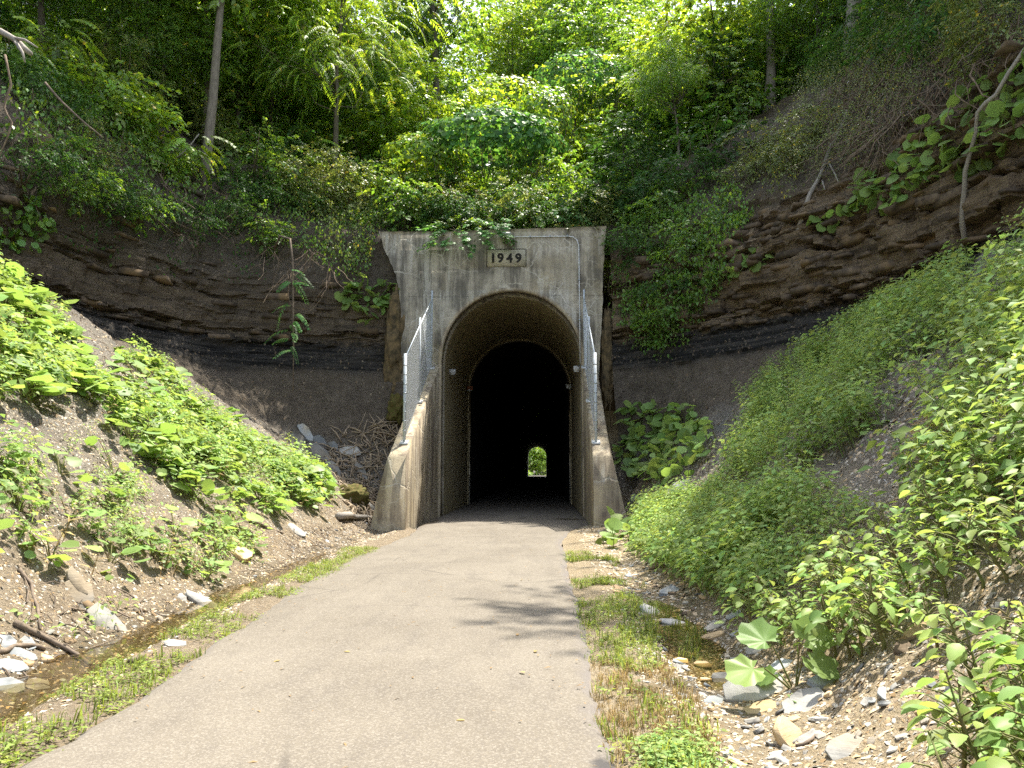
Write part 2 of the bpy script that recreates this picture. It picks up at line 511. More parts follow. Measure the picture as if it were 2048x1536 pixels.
def path_material():
    t = NT('worn_asphalt')
    x, y, z = t.sep(t.pos())
    ag = t.sep(t.voro(95, out='Color'))[0]
    fine = t.noise(130, 3, 0.6)
    big = t.noise(0.55, 5, 0.6)
    mid = t.noise(2.2, 5, 0.6, stretch=(1.6, 0.5, 1))
    c = t.mix(t.maprange(big, 0.35, 0.65), (0.120, 0.103, 0.081), (0.155, 0.135, 0.108))
    c = t.mix(t.maprange(mid, 0.48, 0.72, 0, 0.6), c, (0.095, 0.082, 0.068))
    wear = t.noise(0.9, 6, 0.7, stretch=(1.0, 0.22, 1), off=(4, 2, 0))
    c = t.mix(t.maprange(wear, 0.5, 0.7, 0, 0.5), c, (0.175, 0.154, 0.125))
    spots = t.noise(7.0, 4, 0.6, off=(2, 9, 0))
    c = t.mix(t.maprange(spots, 0.6, 0.75, 0, 0.45), c, (0.12, 0.105, 0.09))
    c = t.mix(t.maprange(ag, 0.55, 1.0, 0, 0.42), c, (0.29, 0.265, 0.23))
    c = t.mix(t.maprange(ag, 0.35, 0.0, 0, 0.4), c, (0.10, 0.09, 0.085))
    vein = t.voro(0.42, feature='DISTANCE_TO_EDGE', vec=None)
    vk = t.math('MULTIPLY', t.maprange(vein, 0.0, 0.012, 1, 0), t.maprange(t.noise(0.35, 3, 0.5, off=(8, 1, 0)), 0.5, 0.6))
    c = t.mix(t.math('MULTIPLY', vk, 0.55), c, (0.06, 0.053, 0.047))
    edge = t.attr('edge')
    en = t.math('ADD', edge, t.math('MULTIPLY', t.math('SUBTRACT', t.noise(3.0, 5, 0.65), 0.5), 0.9))
    c = t.mix(t.maprange(en, 0.45, 0.8, 0, 0.7), c, (0.135, 0.122, 0.118))
    dust = t.maprange(en, 0.85, 1.1, 0, 0.75)
    c = t.mix(dust, c, (0.26, 0.205, 0.145))
    # thin transverse cracks
    cy = t.math('ADD', y, t.math('MULTIPLY', t.math('SUBTRACT', t.noise(1.4, 3, 0.5), 0.5), 0.5))
    for yy, w in ((19.2, 0.035), (15.1, 0.03), (22.9, 0.03), (12.3, 0.02), (9.4, 0.014)):
        k = t.maprange(t.math('ABSOLUTE', t.math('SUBTRACT', cy, yy)), 0.0, w, 0.8, 0.0)
        c = t.mix(k, c, (0.07, 0.06, 0.055))
    # coal dust patch on the right edge and puddle damp at the portal
    st = t.attr('stain')
    sn = t.math('ADD', st, t.math('MULTIPLY', t.math('SUBTRACT', t.noise(5, 4, 0.6), 0.5), 0.8))
    c = t.mix(t.maprange(sn, 0.5, 0.7, 0, 0.85), c, (0.045, 0.043, 0.045))
    dp = t.attr('damp')
    dn = t.math('ADD', dp, t.math('MULTIPLY', t.math('SUBTRACT', t.noise(2.2, 4, 0.6), 0.5), 0.7))
    dk = t.maprange(dn, 0.5, 0.62, 0, 1.0)
    c = t.mix(t.math('MULTIPLY', dk, 0.7), c, (0.055, 0.042, 0.028))
    inside = t.maprange(y, 30, 45, 0, 0.75)  # dusty grey floor; tunnel shade is put into this darkening
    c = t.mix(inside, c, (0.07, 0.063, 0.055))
    rough = t.maprange(dk, 0, 1, 0.92, 0.35)
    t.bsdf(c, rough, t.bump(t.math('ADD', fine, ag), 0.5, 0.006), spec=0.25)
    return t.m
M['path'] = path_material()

def concrete(name, base, dark, warm, streak=1.0, white=0.7, plate=False):
    t = NT(name)
    x, y, z = t.sep(t.pos())
    s1 = t.noise(1.0, 6, 0.6, stretch=(3.2, 3.2, 0.28))
    s2 = t.noise(1.0, 5, 0.65, stretch=(9, 9, 0.5), off=(2, 5, 1))
    blot = t.noise(0.65, 6, 0.62, off=(9, 1, 4))
    blot2 = t.noise(2.3, 6, 0.65, off=(1, 8, 3))
    fine = t.noise(22, 5, 0.7)
    c = t.mix(t.maprange(blot2, 0.35, 0.68), base, tuple(b * 0.72 for b in base))
    dk = t.math('MULTIPLY', t.maprange(s1, 0.41, 0.55), t.maprange(blot, 0.38, 0.52))
    c = t.mix(t.maprange(t.noise(4.5, 6, 0.7, off=(3, 3, 1)), 0.5, 0.66, 0, 0.55), c, tuple(b * 0.5 for b in base))
    c = t.mix(t.math('MULTIPLY', dk, 0.85 * streak), c, dark)
    c = t.mix(t.maprange(s2, 0.52, 0.72, 0, 0.55 * streak), c, tuple(d * 0.9 for d in dark))
    c = t.mix(t.maprange(t.noise(0.9, 5, 0.6, off=(4, 4, 7)), 0.5, 0.7, 0, 0.7), c, warm)
    # pale lime runs and map cracks
    lime = t.math('MULTIPLY', t.maprange(t.noise(1.0, 5, 0.6, stretch=(5, 5, 0.4), off=(7, 7, 7)), 0.53, 0.61), t.maprange(t.noise(0.8, 3, 0.5, off=(1, 1, 8)), 0.44, 0.54))
    c = t.mix(t.math('MULTIPLY', lime, white * 0.8), c, (0.48, 0.45, 0.38))
    wv = t.n('ShaderNodeMix', data_type='VECTOR')
    nz = t.n('ShaderNodeTexNoise')
    t.t.links.new(t.pos(), nz.inputs['Vector'])
    nz.inputs['Scale'].default_value = 2.6
    nz.inputs['Detail'].default_value = 5
    wv.inputs[0].default_value = 0.22
    t.t.links.new(t.pos(), wv.inputs[4])
    t.t.links.new(nz.outputs['Color'], wv.inputs[5])
    cr = t.voro(0.95, feature='DISTANCE_TO_EDGE', vec=wv.outputs[1])
    crk = t.math('MULTIPLY', t.maprange(cr, 0.0, 0.02, 1, 0), t.maprange(t.noise(0.5, 3, 0.5, off=(6, 3, 2)), 0.42, 0.52))
    c = t.mix(t.math('MULTIPLY', crk, white), c, (0.52, 0.48, 0.40))
    cr2 = t.voro(2.3, feature='DISTANCE_TO_EDGE', vec=wv.outputs[1])
    crk2 = t.math('MULTIPLY', t.maprange(cr2, 0.0, 0.028, 1, 0), t.maprange(t.noise(0.7, 4, 0.6, off=(2, 9, 5)), 0.5, 0.58))
    c = t.mix(t.math('MULTIPLY', crk2, white * 0.9), c, (0.54, 0.50, 0.41))
    pit = t.voro(14, out='Distance')
    pk = t.math('MULTIPLY', t.maprange(pit, 0.0, 0.22, 1, 0), t.maprange(blot2, 0.46, 0.58))
    c = t.mix(t.math('MULTIPLY', pk, 0.7), c, (0.50, 0.48, 0.42))
    c = t.mix(t.maprange(fine, 0.4, 0.75, 0, 0.35), c, dark)
    zl = t.math('ADD', z, t.math('MULTIPLY', t.math('SUBTRACT', t.noise(0.6, 3, 0.5), 0.5), 0.10))
    for zz_ in (2.6, 5.0, 7.9):
        k_ = t.math('MULTIPLY', t.maprange(t.math('ABSOLUTE', t.math('SUBTRACT', zl, zz_)), 0.0, 0.025, 0.7, 0.0), t.maprange(blot2, 0.4, 0.55))
        c = t.mix(k_, c, dark)
    h = t.math('ADD', t.math('MULTIPLY', fine, 0.8), t.math('MULTIPLY', s2, 0.5))
    h = t.math('SUBTRACT', h, crk)
    t.bsdf(c, 0.92, t.bump(h, 0.55, 0.02), spec=0.2)
    return t.m
M['concrete_face'] = concrete('concrete_face', (0.50, 0.445, 0.35), (0.085, 0.077, 0.064), (0.42, 0.35, 0.235), 0.9, 1.0)
M['concrete_plate'] = concrete('concrete_plate', (0.58, 0.53, 0.39), (0.30, 0.265, 0.19), (0.53, 0.47, 0.33), 0.35, 0.3)
M['concrete_wing'] = concrete('concrete_wing', (0.50, 0.425, 0.30), (0.12, 0.092, 0.075), (0.41, 0.335, 0.20), 0.9, 0.6)
M['concrete_vault'] = concrete('concrete_vault', (0.45, 0.38, 0.225), (0.19, 0.15, 0.08), (0.40, 0.33, 0.18), 0.45, 0.3)
M['lining_black'] = concrete('near_black_lining', (0.022, 0.021, 0.020), (0.010, 0.010, 0.010), (0.022, 0.02, 0.018), 0.6, 0.02)  # near-black base for the lining beyond the ring

def water_material():
    t = NT('shallow_water')
    nrm = t.bump(t.noise(5, 3, 0.5), 0.12, 0.02)
    g = t.n('ShaderNodeBsdfGlossy')
    g.inputs['Roughness'].default_value = 0.06
    t.t.links.new(nrm, g.inputs['Normal'])
    tr = t.n('ShaderNodeBsdfTransparent')
    tr.inputs[0].default_value = (0.80, 0.74, 0.56, 1)
    fr = t.n('ShaderNodeFresnel')
    fr.inputs[0].default_value = 1.33
    t.t.links.new(nrm, fr.inputs['Normal'])
    mx = t.n('ShaderNodeMixShader')
    t.t.links.new(fr.outputs[0], mx.inputs[0])
    t.t.links.new(tr.outputs[0], mx.inputs[1])
    t.t.links.new(g.outputs[0], mx.inputs[2])
    t.t.links.new(mx.outputs[0], t.out.inputs[0])
    return t.m
M['water'] = water_material()

# ------------------------------------------------------------------ the cutting: one swept sheet
#            path_edge        verge           ditch            toe            mid             base            shale top       coal top         ledge            rim              slope1          slope2          plateau
def st_(*p): return np.array(p, float)
STN = [
 st_((-2.8,-16,-.03),(-3.5,-16,.0),(-4.0,-16,-.14),(-4.6,-16,.06),(-7.6,-16,2.8),(-11.5,-16,6.2),(-12.2,-16,6.6),(-13,-16,6.9),(-13.6,-16,8.8),(-14.3,-16,11.3),(-17,-16,14),(-24,-16,17),(-90,-16,18)),
 st_((-2.75,4,-.03),(-3.25,4,.01),(-3.7,4,-.15),(-4.5,4,.08),(-7.3,4.5,2.6),(-11.3,5,6.2),(-12.2,5,6.6),(-13,5,6.9),(-13.6,5,8.8),(-14.3,5,11.3),(-17,5,14),(-24,5,17),(-90,0,18)),
 st_((-3.1,11,-.03),(-3.75,11,.01),(-4.15,11,-.12),(-4.75,11,.08),(-7.5,11.5,2.7),(-11.3,12,6.2),(-12.2,12,6.5),(-13.2,12,6.8),(-13.6,12,8.7),(-14.3,12,11.2),(-17,12,14),(-24,12,17),(-90,14,18)),
 st_((-3.25,17,-.03),(-3.9,17,.01),(-4.3,17,-.10),(-4.8,17,.08),(-7.5,17.3,2.5),(-11.2,18,5.3),(-12.3,18.5,5.7),(-13.6,18.8,6.2),(-13.6,18.6,8.6),(-14.1,18.6,11.1),(-16.5,19,14),(-23,20,17),(-90,30,18)),
 st_((-3.3,20.5,-.03),(-3.9,20.6,.01),(-4.3,20.8,-.08),(-4.8,21,.08),(-7.0,21.6,1.9),(-10.3,22.6,4.3),(-12.0,23.2,5.1),(-13.0,22.9,6.1),(-12.8,23,8.5),(-13.3,23.6,11.1),(-15.5,25,14),(-20,28,17),(-80,60,18)),
 st_((-3.4,22.2,-.03),(-3.9,22.6,.02),(-4.3,23,-.04),(-4.8,23.5,.12),(-6.6,24.5,1.5),(-8.9,25.8,3.0),(-10.6,26.8,4.9),(-11.5,26.7,6.1),(-11.3,26.7,8.4),(-11.7,27.5,11),(-13,30,14),(-15,36,17),(-50,100,18)),
 st_((-3.5,22.4,-.03),(-4.0,23.3,.05),(-4.5,24.3,.1),(-5.0,25.3,.25),(-6.0,26,1.2),(-7.2,26.7,2.4),(-8.0,28.0,5.0),(-8.2,28.6,6.1),(-8.1,28.5,8.3),(-8.2,29.3,10.6),(-8.5,32,13.2),(-9,38,16.2),(-20,120,18)),
 st_((-4.4,23.5,-.0),(-4.7,24.5,.1),(-4.95,25.4,.2),(-5.1,26.4,.5),(-5.1,26.9,1.2),(-5.2,27.5,2.2),(-5.3,28.7,5),(-5.4,28.9,6.1),(-5.4,28.95,8.3),(-5.4,29.3,10.3),(-5.4,32,12.4),(-5.4,38,15.4),(-9,120,18)),
 st_((-1,26,0),(-1,26.4,.1),(-1,26.8,.2),(-1,27,.5),(-1,27.6,1.2),(-1,28,2.2),(-1,28.8,5),(-1,28.9,6.1),(-1,29,8.3),(-1,29.35,10.1),(-1,32,12.0),(-1,38,15.2),(0,120,18)),
 st_((1.75,23.5,-.0),(2.2,24.5,.1),(2.5,25.2,.2),(2.7,25.8,.5),(2.8,26.4,1.3),(2.9,27.0,2.4),(2.9,28.2,5),(2.9,28.7,6.1),(2.9,28.7,8.3),(2.9,29.3,10.3),(3,32,12.8),(4,38,16),(10,120,18)),
 st_((.5,21.6,-.03),(1.1,22.2,.05),(1.7,22.8,.1),(2.5,23.5,.3),(3.2,24.5,1.6),(3.9,25.6,2.8),(4.3,26.6,4.9),(4.7,27.1,6.1),(4.6,26.8,8.2),(4.9,27.8,10.4),(5.8,30.5,13.5),(8.5,36,17),(30,110,19)),
 st_((.48,19,-.03),(1.0,19.4,.03),(1.6,19.9,.05),(2.4,20.5,.18),(3.7,21.5,1.6),(5.2,22.8,3.2),(6.0,24.2,4.9),(6.5,25,6.1),(6.4,24.6,8.4),(7.2,25.6,10.6),(9.2,28,14.5),(13,32,18.5),(55,95,20)),
 st_((.44,15.5,-.03),(.95,15.7,.02),(1.5,16,-.02),(2.1,16.5,.12),(4.2,17.5,2.0),(6.9,19.2,4.2),(8.0,20.5,5.2),(8.7,21.5,6.1),(8.5,21,8.9),(9.2,21.7,10.6),(11.4,23.4,14.8),(15,26.5,19.5),(75,65,21)),
 st_((.42,11,-.03),(.95,11.2,.02),(1.5,11.5,-.08),(2.0,12,.06),(4.4,12.6,2.3),(7.6,13.6,5.0),(9.2,14.5,5.9),(9.9,15.2,6.4),(9.8,15,9.2),(10.5,15.2,11),(12.8,16.5,15.2),(16.8,19,20),(90,32,21)),
 st_((.36,6.5,-.03),(.85,6.6,.02),(1.45,6.8,-.10),(2.0,7,.10),(4.1,7.2,2.0),(7.8,7.5,5.3),(9.4,8,6.0),(10.2,8.2,6.4),(10.2,8,9.2),(10.9,8,11),(13.5,8,15.2),(17.5,8,20),(95,8,21)),
 st_((.36,3,-.03),(.8,3,.02),(1.15,3,.05),(1.6,3,.22),(3.8,3,1.9),(7.8,3,5.3),(9.4,3,6.0),(10.2,3,6.4),(10.2,3,9.2),(10.9,3,11),(13.5,3,15.2),(17.5,3,20),(95,2,21)),
 st_((.36,-16,-.03),(.8,-16,.02),(1.15,-16,.05),(1.6,-16,.22),(3.8,-16,1.9),(7.8,-16,5.3),(9.4,-16,6.0),(10.2,-16,6.4),(10.2,-16,9.2),(10.9,-16,11),(13.5,-16,15.2),(17.5,-16,20),(95,-16,21)),
]
STN = np.stack(STN)                           # stations x 13 x 3
SEG = [4, 7, 7, 26, 26, 18, 14, 60, 18, 16, 12, 10]
def build_terrain():
    key = STN[:, [3, 5, 8], :2].mean(1)
    d = np.r_[0, np.cumsum(np.linalg.norm(np.diff(key, axis=0), axis=1) + 0.15)]
    nu = 720
    # finer where the camera sees it
    s = np.linspace(0, d[-1], 4000)
    Yk = np.interp(s, d, key[:, 1])
    w = np.where(Yk > 2.0, 1.0, 0.28)
    cw = np.cumsum(w)
    u = np.interp(np.linspace(cw[0], cw[-1], nu), cw, s)
    P = np.empty((nu, 13, 3))
    for k in range(13):
        for c in range(3):
            P[:, k, c] = np.interp(u, d, STN[:, k, c])
    # smooth along u
    ker = np.exp(-0.5 * (np.arange(-14, 15) / 5.0) ** 2)
    ker /= ker.sum()
    pad = np.concatenate([np.repeat(P[:1], 14, 0), P, np.repeat(P[-1:], 14, 0)])
    P2 = np.empty_like(P)
    for k in range(13):
        for c in range(3):
            P2[:, k, c] = np.convolve(pad[:, k, c], ker, 'valid')
    P = P2
    vz = np.concatenate([k + np.arange(n) / n for k, n in enumerate(SEG)] + [[12.0]])
    nv = len(vz)
    G = np.empty((nu, nv, 3))
    for c in range(3):
        for i in range(nu):
            G[i, :, c] = np.interp(vz, np.arange(13), P[i, :, c])
    # round the section a little
    for it in range(3):
        sm = G.copy()
        sm[:, 1:-1] = 0.25 * G[:, :-2] + 0.5 * G[:, 1:-1] + 0.25 * G[:, 2:]
        G = sm
    VZ = np.broadcast_to(vz, (nu, nv))
    def normals(G):
        du = np.gradient(G, axis=0)
        dv = np.gradient(G, axis=1)
        n = np.cross(dv, du)
        n /= np.linalg.norm(n, axis=2)[..., None] + 1e-9
        return n
    N = normals(G)
    flip = N[:, :, 2].mean() < 0
    if flip: N = -N
    F = G.reshape(-1, 3)
    amp = np.interp(vz, [0, 1, 2, 3, 4, 5, 6, 7, 8, 9, 10, 11, 12], [.0, .02, .03, .05, .14, .16, .14, .08, .10, .20, .30, .35, .6])
    n1 = fbm(F * 0.75, 4).reshape(nu, nv)
    n2 = fbm(F * 2.6 + 31, 5).reshape(nu, nv)
    amp2 = np.interp(vz, [0, 1, 2, 3, 4, 5, 6, 7, 8, 9, 10, 12], [0, .012, .02, .035, .06, .07, .06, .04, .05, .07, .05, .05])
    G = G + N * (n1 * amp + n2 * amp2)[..., None]
    # horizontal beds
    out = P[:, 5] - P[:, 9]
    out[:, 2] = 0
    out /= np.linalg.norm(out, axis=1)[:, None] + 1e-9
    zt = [3.0]
    r = np.random.RandomState(5)
    while zt[-1] < 16:
        zt.append(zt[-1] + r.choice([.05, .09, .16, .28, .5], p=[.22, .26, .22, .18, .12]))
    zt = np.array(zt)
    F = G.reshape(-1, 3)
    zz = F[:, 2] + 0.28 * fbm(np.c_[F[:, :2] * 0.14, np.zeros(len(F))], 2) + 0.16 * vnoise(F * 0.7) + 0.07 * vnoise(F * 2.3)
    L = np.searchsorted(zt, zz)
    base = r.uniform(-.22, .30, len(zt) + 2)[L]
    along = np.repeat(np.r_[0, np.cumsum(np.linalg.norm(np.diff(P[:, 8, :2], axis=0), axis=1))], nv)
    bl = r.uniform(.25, 1.3, len(zt) + 2)[L]
    cell = np.floor(along / bl + r.uniform(0, 9, len(zt) + 2)[L] + 0.35 * vnoise(F * 0.8))
    blk = _hash(L, cell, L * 0) - 0.5
    lown = vnoise(np.c_[along * 0.35, L * 3.1, L * 0])
    off = base * (0.35 + 0.85 * lown) + 0.46 * blk + 0.10 * fbm(F * np.array([.8, .8, 1.5]), 3)
    off = off * np.where(F[:, 0] < -1, 0.6, 1.0)
    env = np.interp(VZ.ravel(), [5.6, 6.1, 6.9, 7.05, 8.2, 8.8, 9.4, 10.0], [0, .2, .3, 1.0, 1.0, .55, .15, 0])
    envl = np.interp(VZ.ravel(), [5.6, 6.1, 6.9, 7.05, 7.5, 8.0, 8.6, 9.5], [0, .2, .3, 1.0, .85, .4, .15, 0])
    env = np.where(F[:, 0] < -1, envl, env)
    D = (off * env).reshape(nu, nv)
    G = G + out[:, None, :] * D[..., None]
    keep = np.ones((nu - 1, nv - 1), bool)
    key_x = P[:, 8, 0]
    cen = (key_x > -4.9) & (key_x < 2.5) & (P[:, 8, 1] > 27)
    low = vz < 8.9
    keep[np.ix_(cen[:-1] | cen[1:], low[:-1])] = False
    idx = np.arange(nu * nv).reshape(nu, nv)
    a, b, c, d_ = idx[:-1, :-1][keep], idx[1:, :-1][keep], idx[1:, 1:][keep], idx[:-1, 1:][keep]
    Q = np.stack([a, b, c, d_], 1)
    if not flip: Q = Q[:, ::-1]
    side = (G[:, :, 0] > -1.0).astype(float)
    wet = np.interp(vz, [1.0, 1.6, 2.0, 2.5, 2.9], [0, .8, 1, .8, 0])[None, :] * np.interp(G[:, :, 1], [0, 2, 12, 22, 25], [1, 1, 1, .8, 0])
    wr = np.exp(-((G[:, :, 1] - 9.0) / 3.2) ** 2)
    wet = np.where(side > 0.5, wet * wr, wet)
    return G, Q, VZ, side, wet, P
TG, TQ, TVZ, TSIDE, TWET, TP = build_terrain()
tV = TG.reshape(-1, 3)
hill_me = mk_mesh('cutting_slopes', tV, TQ, {'vz': TVZ.ravel(), 'side': TSIDE.ravel(), 'wet': TWET.ravel()}, M['terrain'])
_vq = TVZ.ravel()[TQ[:, 0]]
hill_me.polygons.foreach_set('use_smooth', ~((_vq > 6.0) & (_vq < 8.9)))
hill = obj('hillside', hill_me, kind='structure', label='earth and rock slopes of the cutting with dark coal seam and brown sandstone beds')
BVH = BVHTree.FromPolygons([tuple(v) for v in tV], TQ.tolist())
tT = np.concatenate([TQ[:, [0, 1, 2]], TQ[:, [0, 2, 3]]])
_e1, _e2 = tV[tT[:, 1]] - tV[tT[:, 0]], tV[tT[:, 2]] - tV[tT[:, 0]]
_cr = np.cross(_e1, _e2)
tArea = np.linalg.norm(_cr, axis=1) / 2
tN = _cr / (np.linalg.norm(_cr, axis=1)[:, None] + 1e-12)
tC = tV[tT].mean(1)
tVz = TVZ.ravel()[tT].mean(1)
_nq = len(TQ)
tVis = np.zeros(_nq, bool)
_ox, _oy = project(tC[:_nq])
_eye = np.array([0, 0, EYE])
for _i in np.flatnonzero((_ox > -90) & (_ox < 2140) & (_oy > -90) & (_oy < 1640) & (tC[:_nq, 1] > 1) & (tC[:_nq, 1] < 70)):
    _d = tC[_i] - _eye
    _l = np.linalg.norm(_d)
    _h = BVH.ray_cast(Vector(_eye), Vector(_d / _l), _l - 0.35)
    tVis[_i] = _h[0] is None
tVis = np.r_[tVis, tVis]
def sample(n, weight):
    w = tArea * weight
    w = w / w.sum()
    f = rng.choice(len(tT), n, p=w)
    r1, r2 = np.sqrt(rng.rand(n)), rng.rand(n)
    tri = tV[tT[f]]
    P = tri[:, 0] * (1 - r1)[:, None] + tri[:, 1] * (r1 * (1 - r2))[:, None] + tri[:, 2] * (r1 * r2)[:, None]
    return P, tN[f], tVz[f]
def ground_z(x, y):
    h = BVH.ray_cast(Vector((x, y, 80)), Vector((0, 0, -1)))
    return h[0].z if h[0] is not None else 0.0
def hit(px, py, dmax=400):
    d = Vector(ray(px, py)).normalized()
    h = BVH.ray_cast(Vector((0, 0, EYE)), d, dmax)
    return (np.array(h[0]), np.array(h[1])) if h[0] is not None else (on_z(px, py), np.array([0, 0, 1.0]))

# ------------------------------------------------------------------ path
def path_edges(Y):
    left = np.interp(Y, [-16, 4, 5.2, 8, 12, 19, 22.5, 24, 230], [-2.9, -2.9, -2.9, -3.1, -3.55, -3.4, -3.45, -3.62, -3.62])
    right = np.interp(Y, [-16, 4, 5, 7, 10, 18, 21.5, 24, 230], [.42, .42, .42, .46, .52, .46, .9, 1.5, 1.5])
    return left, right
def build_path():
    Y = np.concatenate([np.linspace(-16, 2, 20), np.linspace(2.2, 26, 240), np.linspace(26.5, 60, 60), np.linspace(64, 262, 40)])
    l, r = path_edges(Y)
    ft = np.clip((24.5 - Y) / 2, 0, 1)
    l = l + ft * (0.07 * vnoise(np.c_[Y * 0.8, Y * 0, Y * 0]) + 0.035 * vnoise(np.c_[Y * 3.5, Y * 0 + 4, Y * 0]))
    r = r + ft * (0.07 * vnoise(np.c_[Y * 0.8, Y * 0 + 9, Y * 0]) + 0.035 * vnoise(np.c_[Y * 3.5, Y * 0 + 14, Y * 0]))
    m = 28
    s = np.linspace(0, 1, m)
    X = l[:, None] * (1 - s) + r[:, None] * s
    YY = np.repeat(Y[:, None], m, 1)
    crown = 0.03 * (1 - (2 * s - 1) ** 2)
    Z = np.broadcast_to(crown, X.shape) + 0.006 * fbm(np.c_[X.ravel(), YY.ravel(), 0 * X.ravel()] * 0.8, 3).reshape(X.shape) + 0.012
    Z = Z - 0.06 * (np.abs(2 * s - 1) > 0.999)
    V = np.stack([X, YY, Z], 2).reshape(-1, 3)
    idx = np.arange(len(V)).reshape(len(Y), m)
    Q = np.stack([idx[:-1, :-1].ravel(), idx[:-1, 1:].ravel(), idx[1:, 1:].ravel(), idx[1:, :-1].ravel()], 1)
    el = np.exp(-(X - l[:, None]) / 0.16)
    er = np.exp(-(r[:, None] - X) / 0.22)
    edge = (np.maximum(el, er) * ft[:, None]).ravel()
    stain = np.exp(-((V[:, 0] - .40) / .22) ** 2 - ((V[:, 1] - 4.35) / .45) ** 2)
    damp = np.maximum(np.exp(-((V[:, 0] + 3.6) / .55) ** 2 - ((V[:, 1] - 25) / 2.0) ** 2), np.exp(-((V[:, 0] - .9) / .75) ** 2 - ((V[:, 1] - 26.3) / .55) ** 2))
    damp = np.maximum(damp, 0.8 * np.exp(-((V[:, 0] + .6) / .35) ** 2 - ((V[:, 1] - 26.6) / .3) ** 2))
    me = mk_mesh('asphalt_path', V, Q, {'edge': edge, 'stain': stain, 'damp': damp}, M['path'])
    obj('path', me, kind='structure', label='worn pale asphalt path leading straight into the tunnel')
build_path()
gme = mk_mesh('ground_sheet', [(-400, -300, -.25), (400, -300, -.25), (400, 700, -.25), (-400, 700, -.25)], [(0, 1, 2, 3)], {'vz': np.full(4, 2.8)}, simple('soil', (0.13, 0.10, 0.07), 0.95, nscale=3, ncol=(0.07, 0.08, 0.03)))
obj('ground', gme, kind='structure', label='bare soil under and around the cutting')

# ------------------------------------------------------------------ standing water
def water_strip(name, pts, wid, z, label):
    pts = np.array(pts, float)
    n = 40
    u = np.linspace(0, len(pts) - 1, n)
    c = np.stack([np.interp(u, np.arange(len(pts)), pts[:, k]) for k in (0, 1)], 1)
    w = np.interp(u, np.arange(len(pts)), wid) + 0.12 * vnoise(np.c_[u * 2.0, u * 0, u * 0]) * np.interp(u, np.arange(len(pts)), wid) * 2
    zz = np.interp(u, np.arange(len(pts)), z) if not np.isscalar(z) else np.full(n, z)
    d = np.gradient(c, axis=0)
    d /= np.linalg.norm(d, axis=1)[:, None]
    nn = np.c_[-d[:, 1], d[:, 0]]
    V = np.concatenate([np.c_[c + nn * w[:, None], zz], np.c_[c - nn * w[:, None], zz]])
    Q = [[i, i + 1, i + n + 1, i + n] for i in range(n - 1)]
    e1, e2 = V[Q[5][1]] - V[Q[5][0]], V[Q[5][3]] - V[Q[5][0]]
    if np.cross(e1, e2)[2] > 0: Q = [q[::-1] for q in Q]
    return obj(name, mk_mesh(name, V, np.array(Q)[:, ::-1], None, M['water']), kind='structure', label=label)
water_strip('ditch_water', [(-3.62, 3.2), (-3.72, 5), (-3.85, 7), (-4.08, 9), (-4.2, 11), (-4.25, 13.5), (-4.3, 16)], [.44, .46, .42, .38, .32, .26, .05], -0.035, 'shallow brown water standing in the ditch left of the path')
water_strip('puddle', [(1.28, 6.2), (1.4, 7.2), (1.47, 8.2), (1.45, 9.2), (1.4, 10.3)], [.06, .40, .38, .30, .06], -0.02, 'shallow muddy puddle among stones right of the path')

# ------------------------------------------------------------------ tunnel
CX, HW, CROWN, FY, BY = -1.06, 2.55, 8.12, 28.5, 29.7      # axis, half width, crown height, face, back of headwall
SPR = CROWN - HW
def arch(hw=HW, crown=CROWN, n=22, z0=-0.3):
    spr = crown - hw
    a = np.linspace(np.pi, 0, n)
    pts = [(CX - hw, z0)] + [(CX - hw, z0 + (spr - z0) * k / 4) for k in range(1, 4)]
    pts += [(CX + hw * math.cos(t), spr + hw * math.sin(t)) for t in a]
    pts += [(CX + hw, z0 + (spr - z0) * k / 4) for k in (3, 2, 1)] + [(CX + hw, z0)]
    return np.array(pts)
def tri_prism(poly, holes, y0, y1, n_sub=None):
    """outline (x,z) with holes -> closed solid between y0 (front) and y1"""
    loops = [np.array(poly)] + [np.array(h) for h in holes]
    allp = np.concatenate(loops)
    tess = tessellate_polygon([[Vector((p[0], p[1], 0)) for p in l] for l in loops])
    n = len(allp)
    V = np.concatenate([np.c_[allp[:, 0], np.full(n, y0), allp[:, 1]], np.c_[allp[:, 0], np.full(n, y1), allp[:, 1]]])
    T = []
    for a, b, c in tess:
        A, B, C = allp[a], allp[b], allp[c]
        cr = (B[0] - A[0]) * (C[1] - A[1]) - (B[1] - A[1]) * (C[0] - A[0])
        if abs(cr) < 1e-9: continue
        if cr < 0: b, c = c, b
        T.append((a, b, c))
        T.append((a + n, c + n, b + n))
    o = 0
    for l in loops:
        m = len(l)
        for i in range(m):
            a, b = o + i, o + (i + 1) % m
            T += [(a, a + n, b + n), (a, b + n, b)]
        o += m
    return V, np.array(T)
def jitter_line(pts, step, amp, seed):
    r = np.random.RandomState(seed)
    out = []
    for a, b in zip(pts[:-1], pts[1:]):
        a, b = np.array(a), np.array(b)
        k = max(1, int(np.linalg.norm(b - a) / step))
        for i in range(k):
            q = a + (b - a) * i / k
            out.append(q + (r.uniform(-amp, amp, 2) if i > 0 else r.uniform(-amp, amp, 2) * .4))
    return out
tun = thing('railway_tunnel', 'weathered grey concrete tunnel portal dated 1949 with splayed wing walls', 'tunnel', (CX, FY, 0))
pa = arch()
facepx = lambda px, py: at(px, py, FY)[[0, 2]]
left_edge = [(-5.0, -.3), (-5.0, 3.0), facepx(801, 690), facepx(800, 600), facepx(792, 550), facepx(774, 510), facepx(757, 463)]
right_edge = [facepx(1213, 452), facepx(1209, 500), facepx(1206, 560), facepx(1204, 640), facepx(1199, 720), (2.05, 3.0), (2.05, -.3)]
top = [left_edge[-1], facepx(880, 463), facepx(990, 459), facepx(1100, 456), right_edge[0]]
